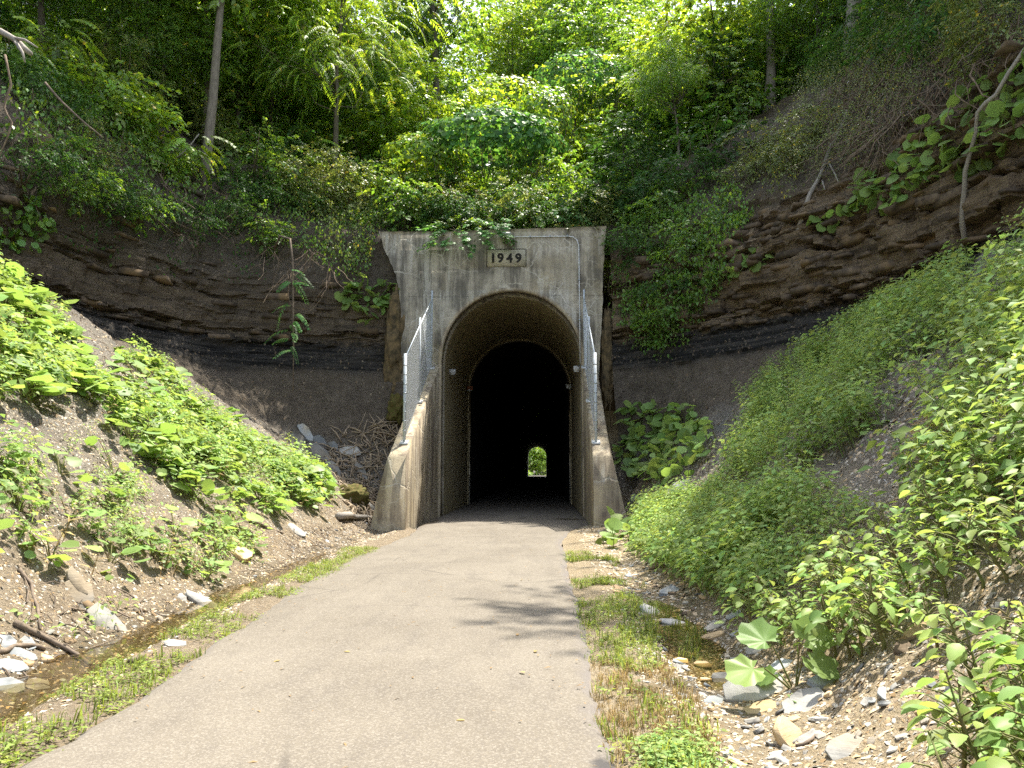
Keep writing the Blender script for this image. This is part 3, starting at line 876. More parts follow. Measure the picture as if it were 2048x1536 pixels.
outline = jitter_line(left_edge, .16, .022, 1) + jitter_line(top, .25, .015, 2) + jitter_line(right_edge, .16, .022, 3) + [np.array(right_edge[-1])]
outline = outline + [p for p in pa[::-1]]
p0, p1 = facepx(973, 498), facepx(1053, 534)
hole = [(p0[0], p1[1]), (p1[0], p1[1]), (p1[0], p0[1]), (p0[0], p0[1])]
V, T = tri_prism(outline, [hole], FY, BY)
obj('headwall', mk_mesh('headwall', V, T, None, M['concrete_face'], smooth=False), tun)
# date panel sits in the recess, a groove all round it
g = 0.03
mb = MB()
mb.box(((p0[0] + p1[0]) / 2, FY + 0.25, (p0[1] + p1[1]) / 2), (p1[0] - p0[0] - 2 * g, 0.49, p0[1] - p1[1] - 2 * g))
mb2 = MB()
panel = obj('date_panel', mb.mesh('date_panel', M['concrete_plate']), tun)
def digit_mesh(ch):
    cu = bpy.data.curves.new('digit', 'FONT')
    cu.body = ch
    cu.size = 0.52
    cu.offset = 0.018
    cu.extrude = 0.008
    to = bpy.data.objects.new('digit_src', cu)
    COL.objects.link(to)
    dg = bpy.context.evaluated_depsgraph_get()
    me = bpy.data.meshes.new_from_object(to.evaluated_get(dg))
    bpy.data.objects.remove(to)
    me.materials.clear()
    me.materials.append(M['digit'])
    return me
for ch, px_ in (('1', 986.2), ('9', 1001), ('4', 1018.8), ('9', 1036.8)):
    if ch == '1':
        b = MB()
        b.box((0, 0, 0), (0.075, 0.35, 0.016))
        me = b.mesh('digit', M['digit'])
    else:
        me = digit_mesh(ch)
        vs = np.array([v.co for v in me.vertices])
        c = (vs.max(0) + vs.min(0)) / 2
        for v in me.vertices:
            v.co -= Vector((c[0], c[1], 0))
            v.co.y *= 0.36 / (vs[:, 1].max() - vs[:, 1].min())
            v.co.x *= 0.235 / (vs[:, 0].max() - vs[:, 0].min())
    o = bpy.data.objects.new('digit', me)
    COL.objects.link(o)
    o.parent = panel
    pp = at(px_, 516, FY)
    o.location = (pp[0], FY - 0.004, pp[2])
    o.rotation_euler = (R(90), 0, 0)
    tag(o, label='black number %s on the date panel' % ch)
# vault of the front section and the black inner lining
def vault(name, y0, y1, hw, crown, mat, ny, thick=0.0):
    a = arch(hw, crown, 30)
    ys = np.linspace(y0, y1, ny)
    V = np.concatenate([np.c_[a[:, 0], np.full(len(a), y), a[:, 1]] for y in ys])
    nz = fbm(V * 0.6, 3) * 0.012
    V[:, 0] += nz
    V[:, 2] += nz * (V[:, 2] > 1)
    n = len(a)
    T = []
    for j in range(ny - 1):
        for i in range(n - 1):
            q = j * n + i
            T += [(q, q + 1, q + n + 1), (q, q + n + 1, q + n)]
    return obj(name, mk_mesh(name, V, T, None, mat), tun)
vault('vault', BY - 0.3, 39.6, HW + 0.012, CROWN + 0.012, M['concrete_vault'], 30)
vault('inner_lining', 39.55, 220.0, HW - 0.10, CROWN - 0.12, M['lining_black'], 60)
# ring at the start of the lining and the thin raised rib round the mouth
def ring(name, y0, y1, hw0, hw1, c0, c1, mat):
    a, b = arch(hw0, c0, 30), arch(hw1, c1, 30)
    n = len(a)
    V = np.concatenate([np.c_[a[:, 0], np.full(n, y0), a[:, 1]], np.c_[b[:, 0], np.full(n, y0), b[:, 1]], np.c_[a[:, 0], np.full(n, y1), a[:, 1]], np.c_[b[:, 0], np.full(n, y1), b[:, 1]]])
    T = []
    for i in range(n - 1):
        for (p, q) in ((0, n), (3 * n, 2 * n), (2 * n, 0), (n, 3 * n)):
            T += [(p + i, p + i + 1, q + i + 1), (p + i, q + i + 1, q + i)]
    return obj(name, mk_mesh(name, V, T, None, mat, smooth=False), tun)
ring('lining_ring', 39.35, 39.56, HW - 0.05, HW + 0.2, CROWN - 0.06, CROWN + 0.2, M['concrete_vault'])
ring('arch_rim', FY - 0.03, FY + 0.35, HW - 0.02, HW + 0.10, CROWN - 0.02, CROWN + 0.10, M['concrete_wing'])
# far portal block and hill above the bore
def far_block():
    a = arch(HW - 0.1, CROWN - 0.12, 30)
    out = [(-40, -.3), (-40, 18), (40, 18), (40, -.3)]
    poly = [np.array(p) for p in out] + [p for p in a[::-1]]
    V, T = tri_prism(poly, [], 220, 221)
    obj('far_portal', mk_mesh('far_portal', V[:, [0, 1, 2]], T, None, M['concrete_face'], smooth=False), tun)
far_block()
hv = np.array([(-60, 100, 17.9), (60, 100, 17.9), (60, 221.5, 17.9), (-60, 221.5, 17.9)])
obj('hilltop', mk_mesh('hilltop', hv, [(0, 1, 2, 3)], {'vz': np.full(4, 11.5)}, M['terrain']), kind='structure', label='wooded hilltop over the tunnel')

# wing walls
def wing(side, label):
    xin0, xin1 = (-3.74, -3.66) if side < 0 else (1.42, 1.50)
    sgn = -1 if side < 0 else 1
    stations = np.linspace(0, 1, 26)
    mbV, T = [], []
    r = np.random.RandomState(11 + side)
    for s_ in stations:
        y = 22.05 + (FY + 0.02 - 22.05) * s_
        xi = xin0 + (xin1 - xin0) * s_
        zt = 1.98 + (5.35 - 1.98) * s_
        wt = 0.50
        wb = 1.02
        j = r.uniform(-.012, .012, 8)
        pts = [(xi + j[0], -.3), (xi + j[1], zt * .5), (xi + j[2], zt - .02), (xi + sgn * .03 + j[3], zt + j[4]), (xi + sgn * (wt - .03), zt + j[5]), (xi + sgn * wt + j[6], zt - .03), (xi + sgn * (wt + (wb - wt) * .5) + j[7], zt * .5), (xi + sgn * wb, -.3)]
        mbV += [(p[0], y, p[1]) for p in pts]
    n = 8
    for k in range(len(stations) - 1):
        for i in range(n - 1):
            a = k * n + i
            q = [(a, a + 1, a + n + 1), (a, a + n + 1, a + n)]
            T += q if side > 0 else [t_[::-1] for t_ in q]
    for i in range(1, n - 1):
        T.append((0, i, i + 1) if side < 0 else (0, i + 1, i))
    return obj('wing_wall', mk_mesh('wing_wall', mbV, np.array(T), None, M['concrete_wing'], smooth=False), tun, label=label)
wing(-1, 'left wing wall with purple-brown stains on its inner face')
wing(1, 'right wing wall, pale front face beside large leaves')

# chain-link fences on the wing walls
def wire_mat():
    return simple('fence_wire', (0.42, 0.44, 0.46), 0.4, 0.4)
M['wire'] = wire_mat()
def fence(x, label, rail_curve):
    root = thing('chain_link_fence', label, 'fence', (x, 22.8, 2.37))
    ys = [22.8, 25.5, 28.25]
    topz = lambda y: np.interp(y, ys, [4.85, 6.3, 7.75])
    botz = lambda y: 1.98 + (5.35 - 1.98) * (y - 22.05) / (FY - 22.05)
    for i, y in enumerate(ys):
        b = MB()
        ext = (0.12, 0.25, 0.32)[i]
        b.tube([(x, y, botz(y)), (x, y, topz(y) + ext)], 0.045 if i == 0 else 0.035, 10)
        post = obj('post', b.mesh('post', M['zinc_paint'], True), root)
        pb = MB()
        pb.box((x, y, botz(y) + 0.03 + 0.0), (0.24, 0.24, 0.03), rot=Matrix.Rotation(math.atan2(3.37, 6.45), 3, 'X'))
        obj('base_plate', pb.mesh('base_plate', M['lamp_white']), root)
        for sx in (-1, 1):
            for sy in (-1, 1):
                nb = MB()
                nb.tube([(x + sx * .085, y + sy * .085, botz(y) + .03 + sy * .045), (x + sx * .085, y + sy * .085, botz(y) + .075 + sy * .045)], .014, 6)
                obj('bolt', nb.mesh('bolt', M['galv']), root)
        if i == 0:
            for k in range(8):
                z = botz(y) + .35 + k * .27
                cb = MB()
                cb.tube([(x, y, z), (x, y, z + .03)], .054, 10)
                obj('clamp', cb.mesh('clamp', M['galv']), post)
    b = MB()
    b.tube([(x, ys[0], topz(ys[0])), (x, ys[1], topz(ys[1])), (x, ys[2], topz(ys[2]))], .024, 8)
    obj('top_rail', b.mesh('top_rail', M['zinc_paint'], True), root)
    # diamond wire mesh: real wires
    y0, y1 = ys[0] + .03, ys[2] - .03
    w = MB()
    sp = 0.075
    for sgn in (-1, 1):
        for k in np.arange(-6, 8, sp):
            y = np.linspace(y0, y1, 60)
            z = 3.0 + k + sgn * (y - y0) * 1.35
            lo, hi = botz(y) + .05, topz(y) - .02
            ok = (z > lo) & (z < hi)
            if ok.sum() < 2: continue
            q = np.flatnonzero(ok)
            a, e = q[0], q[-1]
            A, B = np.array([x, y[a], z[a]]), np.array([x, y[e], z[e]])
            w.tube([A, B], .0038, 3, cap=False)
    obj('wire_mesh', w.mesh('wire_mesh', M['wire']), root, kind='stuff')
fence(-3.92, 'galvanised chain-link fence on the left wing wall, seen at a slant', 0)
fence(1.56, 'galvanised chain-link fence on the right wing wall, seen edge-on', 0)

# lamps and conduit
def wall_light(px, py, Y, x, size, label, red=False, inward=1):
    p = at(px, py, Y)
    root = thing('wall_lamp', label, 'lamp', (x, Y, p[2]), 'box lamps on the tunnel walls')
    s = size
    b = MB()
    V = np.array([[-s/2, -s*.45, -s*.28], [s/2, -s*.45, -s*.28], [s/2, s*.45, -s*.28], [-s/2, s*.45, -s*.28], [-s/2, -s*.45, s*.42], [s/2, -s*.45, s*.42], [s/2, s*.45, s*.42], [-s/2, s*.45, s*.42]])
    b.hexa(V + np.array([x + inward * s / 2, Y, p[2]]))
    obj('housing', b.mesh('housing', M['rust_red'] if red else M['lamp_white']), root)
    g_ = MB()
    g_.box((x + inward * s / 2, Y, p[2] - s * .28 - .02), (s * .8, s * .7, .04))
    obj('lens', g_.mesh('lens', M['glass_dark']), root)
    k = MB()
    k.box((x + inward * .02, Y, p[2] + .02), (.05, s * .5, s * 1.0))
    obj('bracket', k.mesh('bracket', M['galv']), root)
wall_light(890, 744, 31.2, CX - HW + .01, .24, 'pale box lamp on the left wall just inside the tunnel mouth', inward=1)
wall_light(1150, 738, 30.2, CX + HW - .01, .24, 'pale box lamp on the right wall just inside the tunnel mouth', inward=-1)
wall_light(930, 777, 38.7, CX - HW + .01, .26, 'rust-red box lamp deeper in the tunnel on the left wall', red=True, inward=1)
wall_light(1137, 773, 38.7, CX + HW - .01, .26, 'dim grey box lamp deeper in the tunnel on the right wall', inward=-1)
# flood lamp above the date
pl = at(1010, 473, FY)
root = thing('flood_lamp', 'pale flood lamp on top of the headwall above the date panel', 'lamp', (pl[0], FY, pl[2]))
b = MB()
b.box((pl[0], FY - .16, pl[2] + .02), (.46, .32, .10))
obj('housing', b.mesh('housing', M['lamp_white']), root)
b = MB()
b.box((pl[0], FY - .17, pl[2] - .06), (.36, .26, .06))
obj('lens', b.mesh('lens', M['glass_dark']), root)
b = MB()
b.box((pl[0], FY - .02, pl[2] + .02), (.2, .06, .2))
obj('bracket', b.mesh('bracket', M['galv']), root)
cpx = [(1024, 474), (1060, 473.5), (1100, 473), (1135, 472.5), (1146, 474), (1154, 480), (1157.5, 492), (1158.5, 560), (1159.5, 640), (1160.5, 726)]
cp = [at(px, py, FY - .04) for px, py in cpx]
cp = [(p[0], FY - .04, p[2]) for p in cp]
root = thing('conduit', 'thin pale metal conduit running from the flood lamp down the headwall', 'pipe', cp[0])
b = MB()
b.tube(cp, .022, 8)
pipe = obj('pipe', b.mesh('pipe', M['lamp_white'], True), root)
for k in (1, 2, 3, 7, 8):
    c = cp[k]
    b = MB()
    b.box((c[0], FY - .03, c[2]), (.05, .07, .09) if k < 4 else (.09, .07, .05))
    obj('clip', b.mesh('clip', M['galv']), root)
# ------------------------------------------------------------------ leaf templates (unit length along +Y, face up +Z)
def T_(V, T): return (np.array(V, float), np.array(T, int))
LEAF_OV = T_([(0, 0, 0), (-.30, .42, .07), (.30, .42, .07), (0, .5, -.01), (0, 1, -.12)], [(0, 3, 1), (0, 2, 3), (1, 3, 4), (3, 2, 4)])
LEAF_NA = T_([(0, 0, 0), (-.12, .4, .03), (.12, .4, .03), (0, .5, -.01), (0, 1, -.15)], [(0, 3, 1), (0, 2, 3), (1, 3, 4), (3, 2, 4)])
LEAF_OV6 = T_([(0, 0, 0), (-.22, .20, .05), (.22, .20, .05), (0, .22, -.005), (-.27, .52, .06), (.27, .52, .06), (0, .55, -.03), (-.14, .82, -.02), (.14, .82, -.02), (0, 1.02, -.13)], [(0, 3, 1), (0, 2, 3), (1, 3, 6), (1, 6, 4), (3, 2, 6), (2, 5, 6), (4, 6, 7), (6, 5, 8), (7, 6, 9), (6, 8, 9)])
LEAF_DI = T_([(0, 0, 0), (-.28, .45, .05), (.28, .45, .05), (0, 1, -.08)], [(0, 2, 1), (1, 2, 3)])
def heart(n=11, cup=.10, notch=.35, lob=0.0):
    a = np.linspace(-np.pi * .92, np.pi * .92, n)
    r = 0.5 * (1 + .25 * np.cos(a)) * (1 + lob * np.cos(a * 7))
    V = [(0, .22, -.02)]
    for t, q in zip(a, r):
        V.append((q * math.sin(t) * 1.05, .42 + q * math.cos(t) * .95, cup * (abs(math.sin(t)) - .3) * 1.0))
    T = [(0, i + 1, i) for i in range(1, n)]
    return T_(V, [t[::-1] for t in T] if False else T)
LEAF_HEART = heart(9)
LEAF_ROUND = heart(15, cup=.12, lob=.05)
LEAF_ROUND2 = heart(15, cup=-.10, lob=.06)
def toothed(n=26):
    a = np.linspace(-np.pi * .90, np.pi * .90, n)
    lob = 1 + .09 * np.cos(a * 6.5) + .035 * np.where(np.arange(n) % 2, 1, -1)
    r = 0.5 * (1 + .18 * np.cos(a)) * lob
    V = [(0, .22, -.03)]
    for f in (.5, 1.0):
        for i, (t, q) in enumerate(zip(a, r)):
            pl = .035 * math.cos(t * 6.5) * f
            V.append((q * f * math.sin(t) * 1.08, .22 + (.18 + q * math.cos(t)) * f, .10 * f * f * (abs(math.sin(t)) - .35) + pl))
    T = [(0, i + 1, i) for i in range(1, n)]
    for i in range(1, n):
        T += [(i, i + 1, i + 1 + n), (i, i + 1 + n, i + n)]
    return T_(V, T)
LEAF_TOOTH = toothed()
def maple(n_l=5):
    pts = [(0, 0, 0)]
    tips = [(-118, .55), (-62, .85), (0, 1.0), (62, .85), (118, .55)]
    out = []
    for i, (d, l) in enumerate(tips):
        for dd, f in ((-13, .72), (0, 1.0), (13, .72)):
            a = R(d + dd)
            out.append((math.sin(a) * l * f * .62, .35 + math.cos(a) * l * f * .65, -.10 * l * f))
        if i < 4:
            a = R((tips[i][0] + tips[i + 1][0]) / 2)
            out.append((math.sin(a) * .26, .35 + math.cos(a) * .28, .02))
    V = [(0, .30, .03)] + [(0, .08, 0)] + out + []
    m = len(V) - 1
    T = [(0, i + 1, i) for i in range(1, m)] + [(0, 1, m)]
    return T_(V, T)
LEAF_MAPLE = maple()
LEAF_OV2 = None
def ovate_fine(n=8, w=.28, scallop=.012):
    V = [(0, 0, 0)]
    mid, lf, rt = [0], [], []
    for i in range(1, n):
        y = i / n
        ww = w * math.sin(math.pi * y ** .82) ** .7 + (scallop if i % 2 else -scallop)
        V += [(0, y, -.16 * y * y), (-ww, y + .03, .09 * math.sin(math.pi * y) - .16 * y * y), (ww, y + .03, .09 * math.sin(math.pi * y) - .16 * y * y)]
    V.append((0, 1.03, -.19))
    T = [(0, 1, 2), (0, 3, 1)]
    for i in range(n - 2):
        a = 1 + 3 * i
        T += [(a, a + 3, a + 4), (a, a + 4, a + 1), (a, a + 2, a + 5), (a, a + 5, a + 3)]
    a = 1 + 3 * (n - 2)
    e = len(V) - 1
    T += [(a, e, a + 1), (a, a + 2, e)]
    return T_(V, T)
LEAF_FINE = ovate_fine()
LEAF_FINE2 = ovate_fine(w=.32, scallop=.014)

def basis(heading, normal):
    """columns x,y,z; y along heading, z near normal"""
    y = heading / (np.linalg.norm(heading, axis=1)[:, None] + 1e-9)
    x = np.cross(y, normal)
    x /= np.linalg.norm(x, axis=1)[:, None] + 1e-9
    z = np.cross(x, y)
    return np.stack([x, y, z], 2)
def merge(tpls, idx, B, P, rnd=None):
    """tpls: list of (V,T[,A]); instance i uses tpls[idx[i]] with 3x3 B[i], position P[i]"""
    Vs, Ts, As, o = [], [], [], 0
    if rnd is None: rnd = rng.rand(len(P))
    for k, tp in enumerate(tpls):
        s = np.flatnonzero(idx == k)
        if len(s) == 0: continue
        V, T = tp[0], tp[1]
        W = np.einsum('nij,vj->nvi', B[s], V) + P[s][:, None, :]
        m = len(V)
        Vs.append(W.reshape(-1, 3))
        Ts.append((T[None] + (o + np.arange(len(s)) * m)[:, None, None]).reshape(-1, T.shape[1]))
        a = np.repeat(rnd[s], m)
        if len(tp) > 2: a = (a + np.tile(tp[2], len(s)) * 0.6) % 1.0
        As.append(a)
        o += m * len(s)
    return np.concatenate(Vs), np.concatenate(Ts), np.concatenate(As)
def rand_dirs(n, r=rng):
    v = r.normal(size=(n, 3))
    return v / np.linalg.norm(v, axis=1)[:, None]

def spray_tpl(r, leaf, n, L, lw, spread=58, droop=.25, tilt=.35):
    """flat twig of leaves, twig along +Y"""
    t = np.sort(r.uniform(.12, 1, n))
    side = np.where(np.arange(n) % 2, 1, -1)
    P = np.c_[r.normal(0, .02, n), t * L, -droop * (t * L) ** 2 + r.normal(0, .03, n)]
    ang = R(spread) * (1 - .5 * t) * side + r.normal(0, .3, n)
    hd = np.c_[np.sin(ang), np.cos(ang), -.25 + r.normal(0, .2, n)]
    nm = np.c_[r.normal(0, tilt, n), r.normal(0, tilt, n), np.ones(n)]
    B = basis(hd, nm) * (lw * r.uniform(.6, 1.15, n))[:, None, None]
    V, T, A = merge([leaf], np.zeros(n, int), B, P, r.rand(n))
    return (V, T, A)
def frond_tpl(r, L, pairs, ll, lw=1.0, droop=.35):
    n = pairs * 2 + 1
    t = np.r_[np.repeat(np.linspace(.18, .97, pairs), 2), 1.0]
    sd = np.r_[np.tile([-1, 1], pairs), 0]
    P = np.c_[0 * t, t * L, .12 * L * np.sin(t * 2.2) - droop * L * t ** 2]
    ang = R(68) * sd + r.normal(0, .1, n)
    hd = np.c_[np.sin(ang), np.cos(ang) + .15, -.35 - .3 * t]
    nm = np.c_[-.1 * sd, 0 * t, np.ones(n)]
    sc_ = ll * np.r_[np.repeat(np.interp(np.linspace(0, 1, pairs), [0, .4, 1], [.8, 1, .65]), 2), .6]
    B = basis(hd, nm) * sc_[:, None, None]
    B[:, :, 0] *= lw
    V, T, A = merge([LEAF_NA if lw < 1.2 else LEAF_DI], np.zeros(n, int), B, P, np.full(n, .5) + r.normal(0, .04, n))
    return (V, T, A)
r0 = np.random.RandomState(3)
SPR = {
 'broad': [spray_tpl(r0, LEAF_OV, 14, .95, .22) for _ in range(4)],
 'small': [spray_tpl(r0, LEAF_DI, 20, .62, .10, droop=.5) for _ in range(4)],
 'maple': [spray_tpl(r0, LEAF_MAPLE, 9, .8, .25, tilt=.28) for _ in range(4)],
 'pinn': [frond_tpl(r0, .75, 8, .17, 1.35) for _ in range(3)],
 'ailan': [frond_tpl(r0, 1.0, 13, .19, 1.0, droop=.5) for _ in range(3)],
 'heart': [spray_tpl(r0, LEAF_HEART, 12, .7, .15, droop=.9, tilt=.4) for _ in range(4)],
 'wisp': [spray_tpl(r0, LEAF_DI, 16, .8, .045, droop=.9, tilt=.6, spread=40) for _ in range(4)],
}
def clump_points(r, n, H, Rad, nc, cr, shape='egg'):
    """positions in lumpy crown, local, base z=0"""
    c = []
    while len(c) < nc:
        v = r.uniform(-1, 1, 3)
        q = np.linalg.norm(v)
        if .25 < q < 1: c.append(v)
    c = np.array(c)
    prof = np.interp((c[:, 2] + 1) / 2, [0, .3, .7, 1], [.65, 1, .85, .35]) if shape == 'egg' else np.ones(nc)
    C = np.c_[c[:, 0] * Rad * prof, c[:, 1] * Rad * prof, (c[:, 2] + 1) / 2 * H]
    k = r.randint(0, nc, n)
    d = rand_dirs(n, r) * (r.rand(n) ** .5)[:, None] * cr * (r.uniform(.6, 1.3, nc)[k])[:, None]
    d[:, 2] *= .55
    return C, C[k] + d, k
def foliage_mesh(name, r, kind, n, H, Rad, nc, cr, mat, scale=1.0, up=1.0, droop=.25, shape='egg'):
    C, P, k = clump_points(r, n, H, Rad, nc, cr, shape)
    ctr = np.array([0, 0, H * .45])
    o = (P - C[k]) * .9 / cr + .5 * (P - ctr) / Rad
    hd = o + r.normal(0, .5, (n, 3))
    hd[:, 2] = hd[:, 2] * .3 - droop
    nm = np.c_[r.normal(0, .35, (n, 2)), np.full(n, up)] + .35 * o
    B = basis(hd, nm) * (scale * r.uniform(.75, 1.25, n))[:, None, None]
    tp = SPR[kind]
    idx = r.randint(0, len(tp), n)
    V, T, A = merge(tp, idx, B, P, (r.rand(n) * .5 + .35 * r.rand(nc)[k]))
    return mk_mesh(name, V, T, {'rnd': A}, mat), C
def limb_mesh(name, r, H0, H, rad, C, mat, lean=(0, 0), kink=.12, frac=.6, sides=9):
    """trunk from 0 to H0+.8H with limbs to the clump centres (crown starts at H0)"""
    b = MB()
    top = H0 + H * .85
    t = np.linspace(0, 1, 9)
    wob = np.c_[r.normal(0, kink, 9).cumsum() * .5, r.normal(0, kink, 9).cumsum() * .5]
    wob -= wob[0]
    P = np.c_[lean[0] * t + wob[:, 0], lean[1] * t + wob[:, 1], t * top - .4 * (1 - t)]
    rr = rad * (1 - .85 * t) * np.where(t < .05, 1.35, 1)
    b.tube(P, rr, sides, a=.5)
    for c in C[r.rand(len(C)) < frac]:
        z0 = np.clip((H0 + c[2]) * .72, H0 * .55, top * .9)
        f = z0 / top
        p0_ = np.array([np.interp(f, t, P[:, 0]), np.interp(f, t, P[:, 1]), z0])
        p2 = c + np.array([0, 0, H0]) + np.array([lean[0], lean[1], 0]) * .8
        p1_ = (p0_ + p2) / 2 + r.normal(0, .25, 3) + np.array([0, 0, -.15])
        rb = max(.018, rad * .28 * (1 - f * .6))
        b.tube([p0_, p1_, p2], [rb, rb * .6, rb * .2], 5)
    return b.mesh(name, mat, True)

M['bark_mid'] = simple('bark_mid', (0.23, 0.20, 0.16), 0.95, nscale=8, ncol=(0.12, 0.10, 0.082), bump=0.9, stretch=(3, 3, 0.5))
# ------------------------------------------------------------------ trees
CROWN = {}
def crown(key, seed, kind, n, H, Rad, nc, cr, mat, **kw):
    CROWN[key] = (foliage_mesh('crown_' + key, np.random.RandomState(seed), kind, n, H, Rad, nc, cr, mat, **kw), H, Rad)
crown('broad_a', 1, 'broad', 1250, 11, 4.4, 60, 1.5, M['leaf_bright'], scale=1.15)
crown('broad_b', 2, 'broad', 1250, 10, 4.8, 56, 1.6, M['leaf_mid'], scale=1.15)
crown('broad_c', 3, 'broad', 1300, 13, 4.0, 64, 1.4, M['leaf_mid'], scale=1.15)
crown('maple_a', 4, 'maple', 620, 7, 3.2, 30, 1.3, M['leaf_bright'], up=1.4)
crown('maple_b', 5, 'maple', 560, 6, 3.0, 26, 1.2, M['leaf_dark'], up=1.4)
crown('ailan_a', 6, 'ailan', 620, 8, 4.6, 44, 1.4, M['leaf_bright'], droop=.25)
crown('small_a', 7, 'small', 1500, 7, 3.2, 40, 1.1, M['leaf_mid'], scale=1.2)
def tree(name, label, x, y, h_trunk, rad, ck, lean=(0, 0), mat='bark', scale=1.0, rot=None, group=None, seed=0, z=None, frac=.6, clump=None):
    r = np.random.RandomState(seed + 100)
    z = ground_z(x, y) if z is None else z
    (me, C), H, Rad = CROWN[ck]
    root = thing(name, label, 'tree', (x, y, z), group)
    rot = r.uniform(0, 6.28) if rot is None else rot
    co, so = math.cos(rot), math.sin(rot)
    C2 = np.c_[(C[:, 0] * co - C[:, 1] * so), (C[:, 0] * so + C[:, 1] * co), C[:, 2]] * scale
    tr = obj('trunk', limb_mesh('trunk', r, h_trunk, H * scale, rad, C2, M[mat], lean, frac=frac), root, world=False)
    cr_ = obj('crown', me, root, world=False)
    cr_.location = (lean[0] * .8, lean[1] * .8, h_trunk)
    cr_.rotation_euler = (0, 0, rot)
    cr_.scale = (scale,) * 3
    return root
G_BACK = 'trees standing on the wooded slope behind the tunnel'
# trees one can single out
tree('slender_tree', 'slender bare-trunked tree with roots gripping the left cliff edge', -12.3, 27.7, 9.0, .21, 'broad_a', lean=(.75, .8), mat='bark_mid', seed=1, frac=.5, z=10.9)
tree('forked_tree', 'thin dark forked tree behind and left of the slender cliff-edge trunk', -16.6, 33, 8.5, .16, 'broad_c', lean=(-.4, .5), seed=2)
tree('young_tree', 'thin pole-like young tree at far upper left of the cliff', -18.5, 31.5, 7.5, .10, 'broad_b', lean=(.6, 0), seed=3)
tree('ailanthus_tree', 'tree with long feathery backlit leaves over the left half of the slope', -9.0, 33.6, 3.6, .14, 'ailan_a', lean=(.4, -.6), seed=4, scale=1.0)
tree('dark_trunk_tree', 'tree with curved dark trunk rising behind the vine mound', -5.2, 41, 9.0, .24, 'broad_c', lean=(-.9, .3), seed=5)
tree('thick_tree', 'thick pale grey trunk above the root mat on the right slope', 12.2, 30.2, 10.0, .34, 'broad_b', lean=(1.3, .8), mat='bark_light', seed=6, scale=.75)
tree('grey_tree', 'pale grey trunk half hidden by maple leaves right of centre', 10.2, 34.5, 10.5, .24, 'broad_a', lean=(.9, 1.0), mat='bark_light', seed=7, scale=.75)
tree('maple_tree', 'maple with yellow-green backlit leaves reaching out right of the headwall', 8.0, 34.6, 1.6, .10, 'maple_a', lean=(-.3, -.4), seed=8, mat='bark', scale=.95)
tree('maple_tree', 'dark small maple growing behind the headwall right of the vine mound', 3.4, 31.4, .4, .07, 'maple_b', seed=9, scale=.55)
tree('leaning_tree', 'thin leaning sapling left of the ivy-covered corner', 5.4, 30.2, 2.6, .06, 'small_a', lean=(-.6, .8), seed=10, scale=.45)
back = [
 (-24, 30, 4, .22, 'broad_b'), (-21, 37, 4, .2, 'broad_a'), (-14.5, 38, 2.5, .2, 'broad_b'), (-20, 24, 3, .2, 'broad_c'), (-18, 17, 4, .2, 'broad_b'),
 (-10.5, 43, 3, .22, 'broad_a'), (-15, 47, 4, .25, 'broad_c'), (-2, 50, 8, .22, 'broad_a'), (3.5, 47, 6, .2, 'broad_b'), (8, 46, 3, .2, 'broad_a'),
 (13.5, 41, 3.5, .22, 'broad_c'), (17, 36, 3, .22, 'broad_b'), (19, 44, 4, .2, 'broad_a'), (17.5, 29, 3, .22, 'broad_a'), (16.5, 24, 3, .2, 'broad_b'), (20, 21, 3, .2, 'broad_c'),
 (15, 30.5, 3, .24, 'broad_b'), (22, 27, 3, .22, 'broad_a'), (-7, 56, 3, .25, 'broad_b'), (6, 58, 3, .25, 'broad_c'), (-22, 50, 4, .22, 'broad_b'), (25, 52, 4, .22, 'broad_a'),
 (-30, 42, 4, .22, 'broad_c'), (29, 40, 4, .22, 'broad_c'), (-14, 31.5, 4.5, .16, 'broad_b'), (-16.8, 21.5, 4.0, .16, 'small_a'), (-17.5, 12, 4.5, .2, 'broad_c'), (13.5, 26.5, 4.0, .2, 'small_a'),
 (-6.5, 46, 1.5, .2, 'broad_b'), (-11.5, 51, 2, .2, 'broad_a'), (1, 62, 2, .2, 'broad_b'), (12, 52, 2, .2, 'broad_b'), (17, 56, 3, .2, 'broad_a'), (-17, 58, 3, .2, 'broad_b'),
 (-3, 42.5, .8, .12, 'small_a'), (5.5, 40, 1.0, .12, 'small_a'), (9.5, 38, 1.0, .12, 'small_a'), (-8, 38.5, 1.0, .12, 'small_a'), (-12.5, 35, 1.0, .12, 'small_a'), (1.2, 44, 1.2, .12, 'small_a'),
 (-18.5, 27.5, 2.5, .16, 'small_a'), (12.5, 34, 1.5, .14, 'small_a'), (-26, 22, 3, .2, 'broad_a'), (-36, 33, 3, .2, 'broad_b'), (36, 32, 3, .2, 'broad_b'), (-28, 60, 3, .2, 'broad_a'), (32, 60, 3, .2, 'broad_b'),
 (2, 52, 8, .2, 'broad_c'), (-1.5, 63, 12, .2, 'broad_a'), (5, 66, 12, .2, 'broad_a'), (1.5, 58, 5, .2, 'broad_b'), (11, 62, 5, .2, 'broad_b'), (-9, 66, 5, .2, 'broad_c'), (1.5, 40, .6, .1, 'maple_a'), (-5.5, 37, .5, .1, 'maple_a'), (7.5, 35.5, .5, .1, 'maple_b'), (-15.5, 29.5, 1.5, .1, 'small_a'), (-13.5, 33.5, 1.0, .1, 'broad_a'),
]
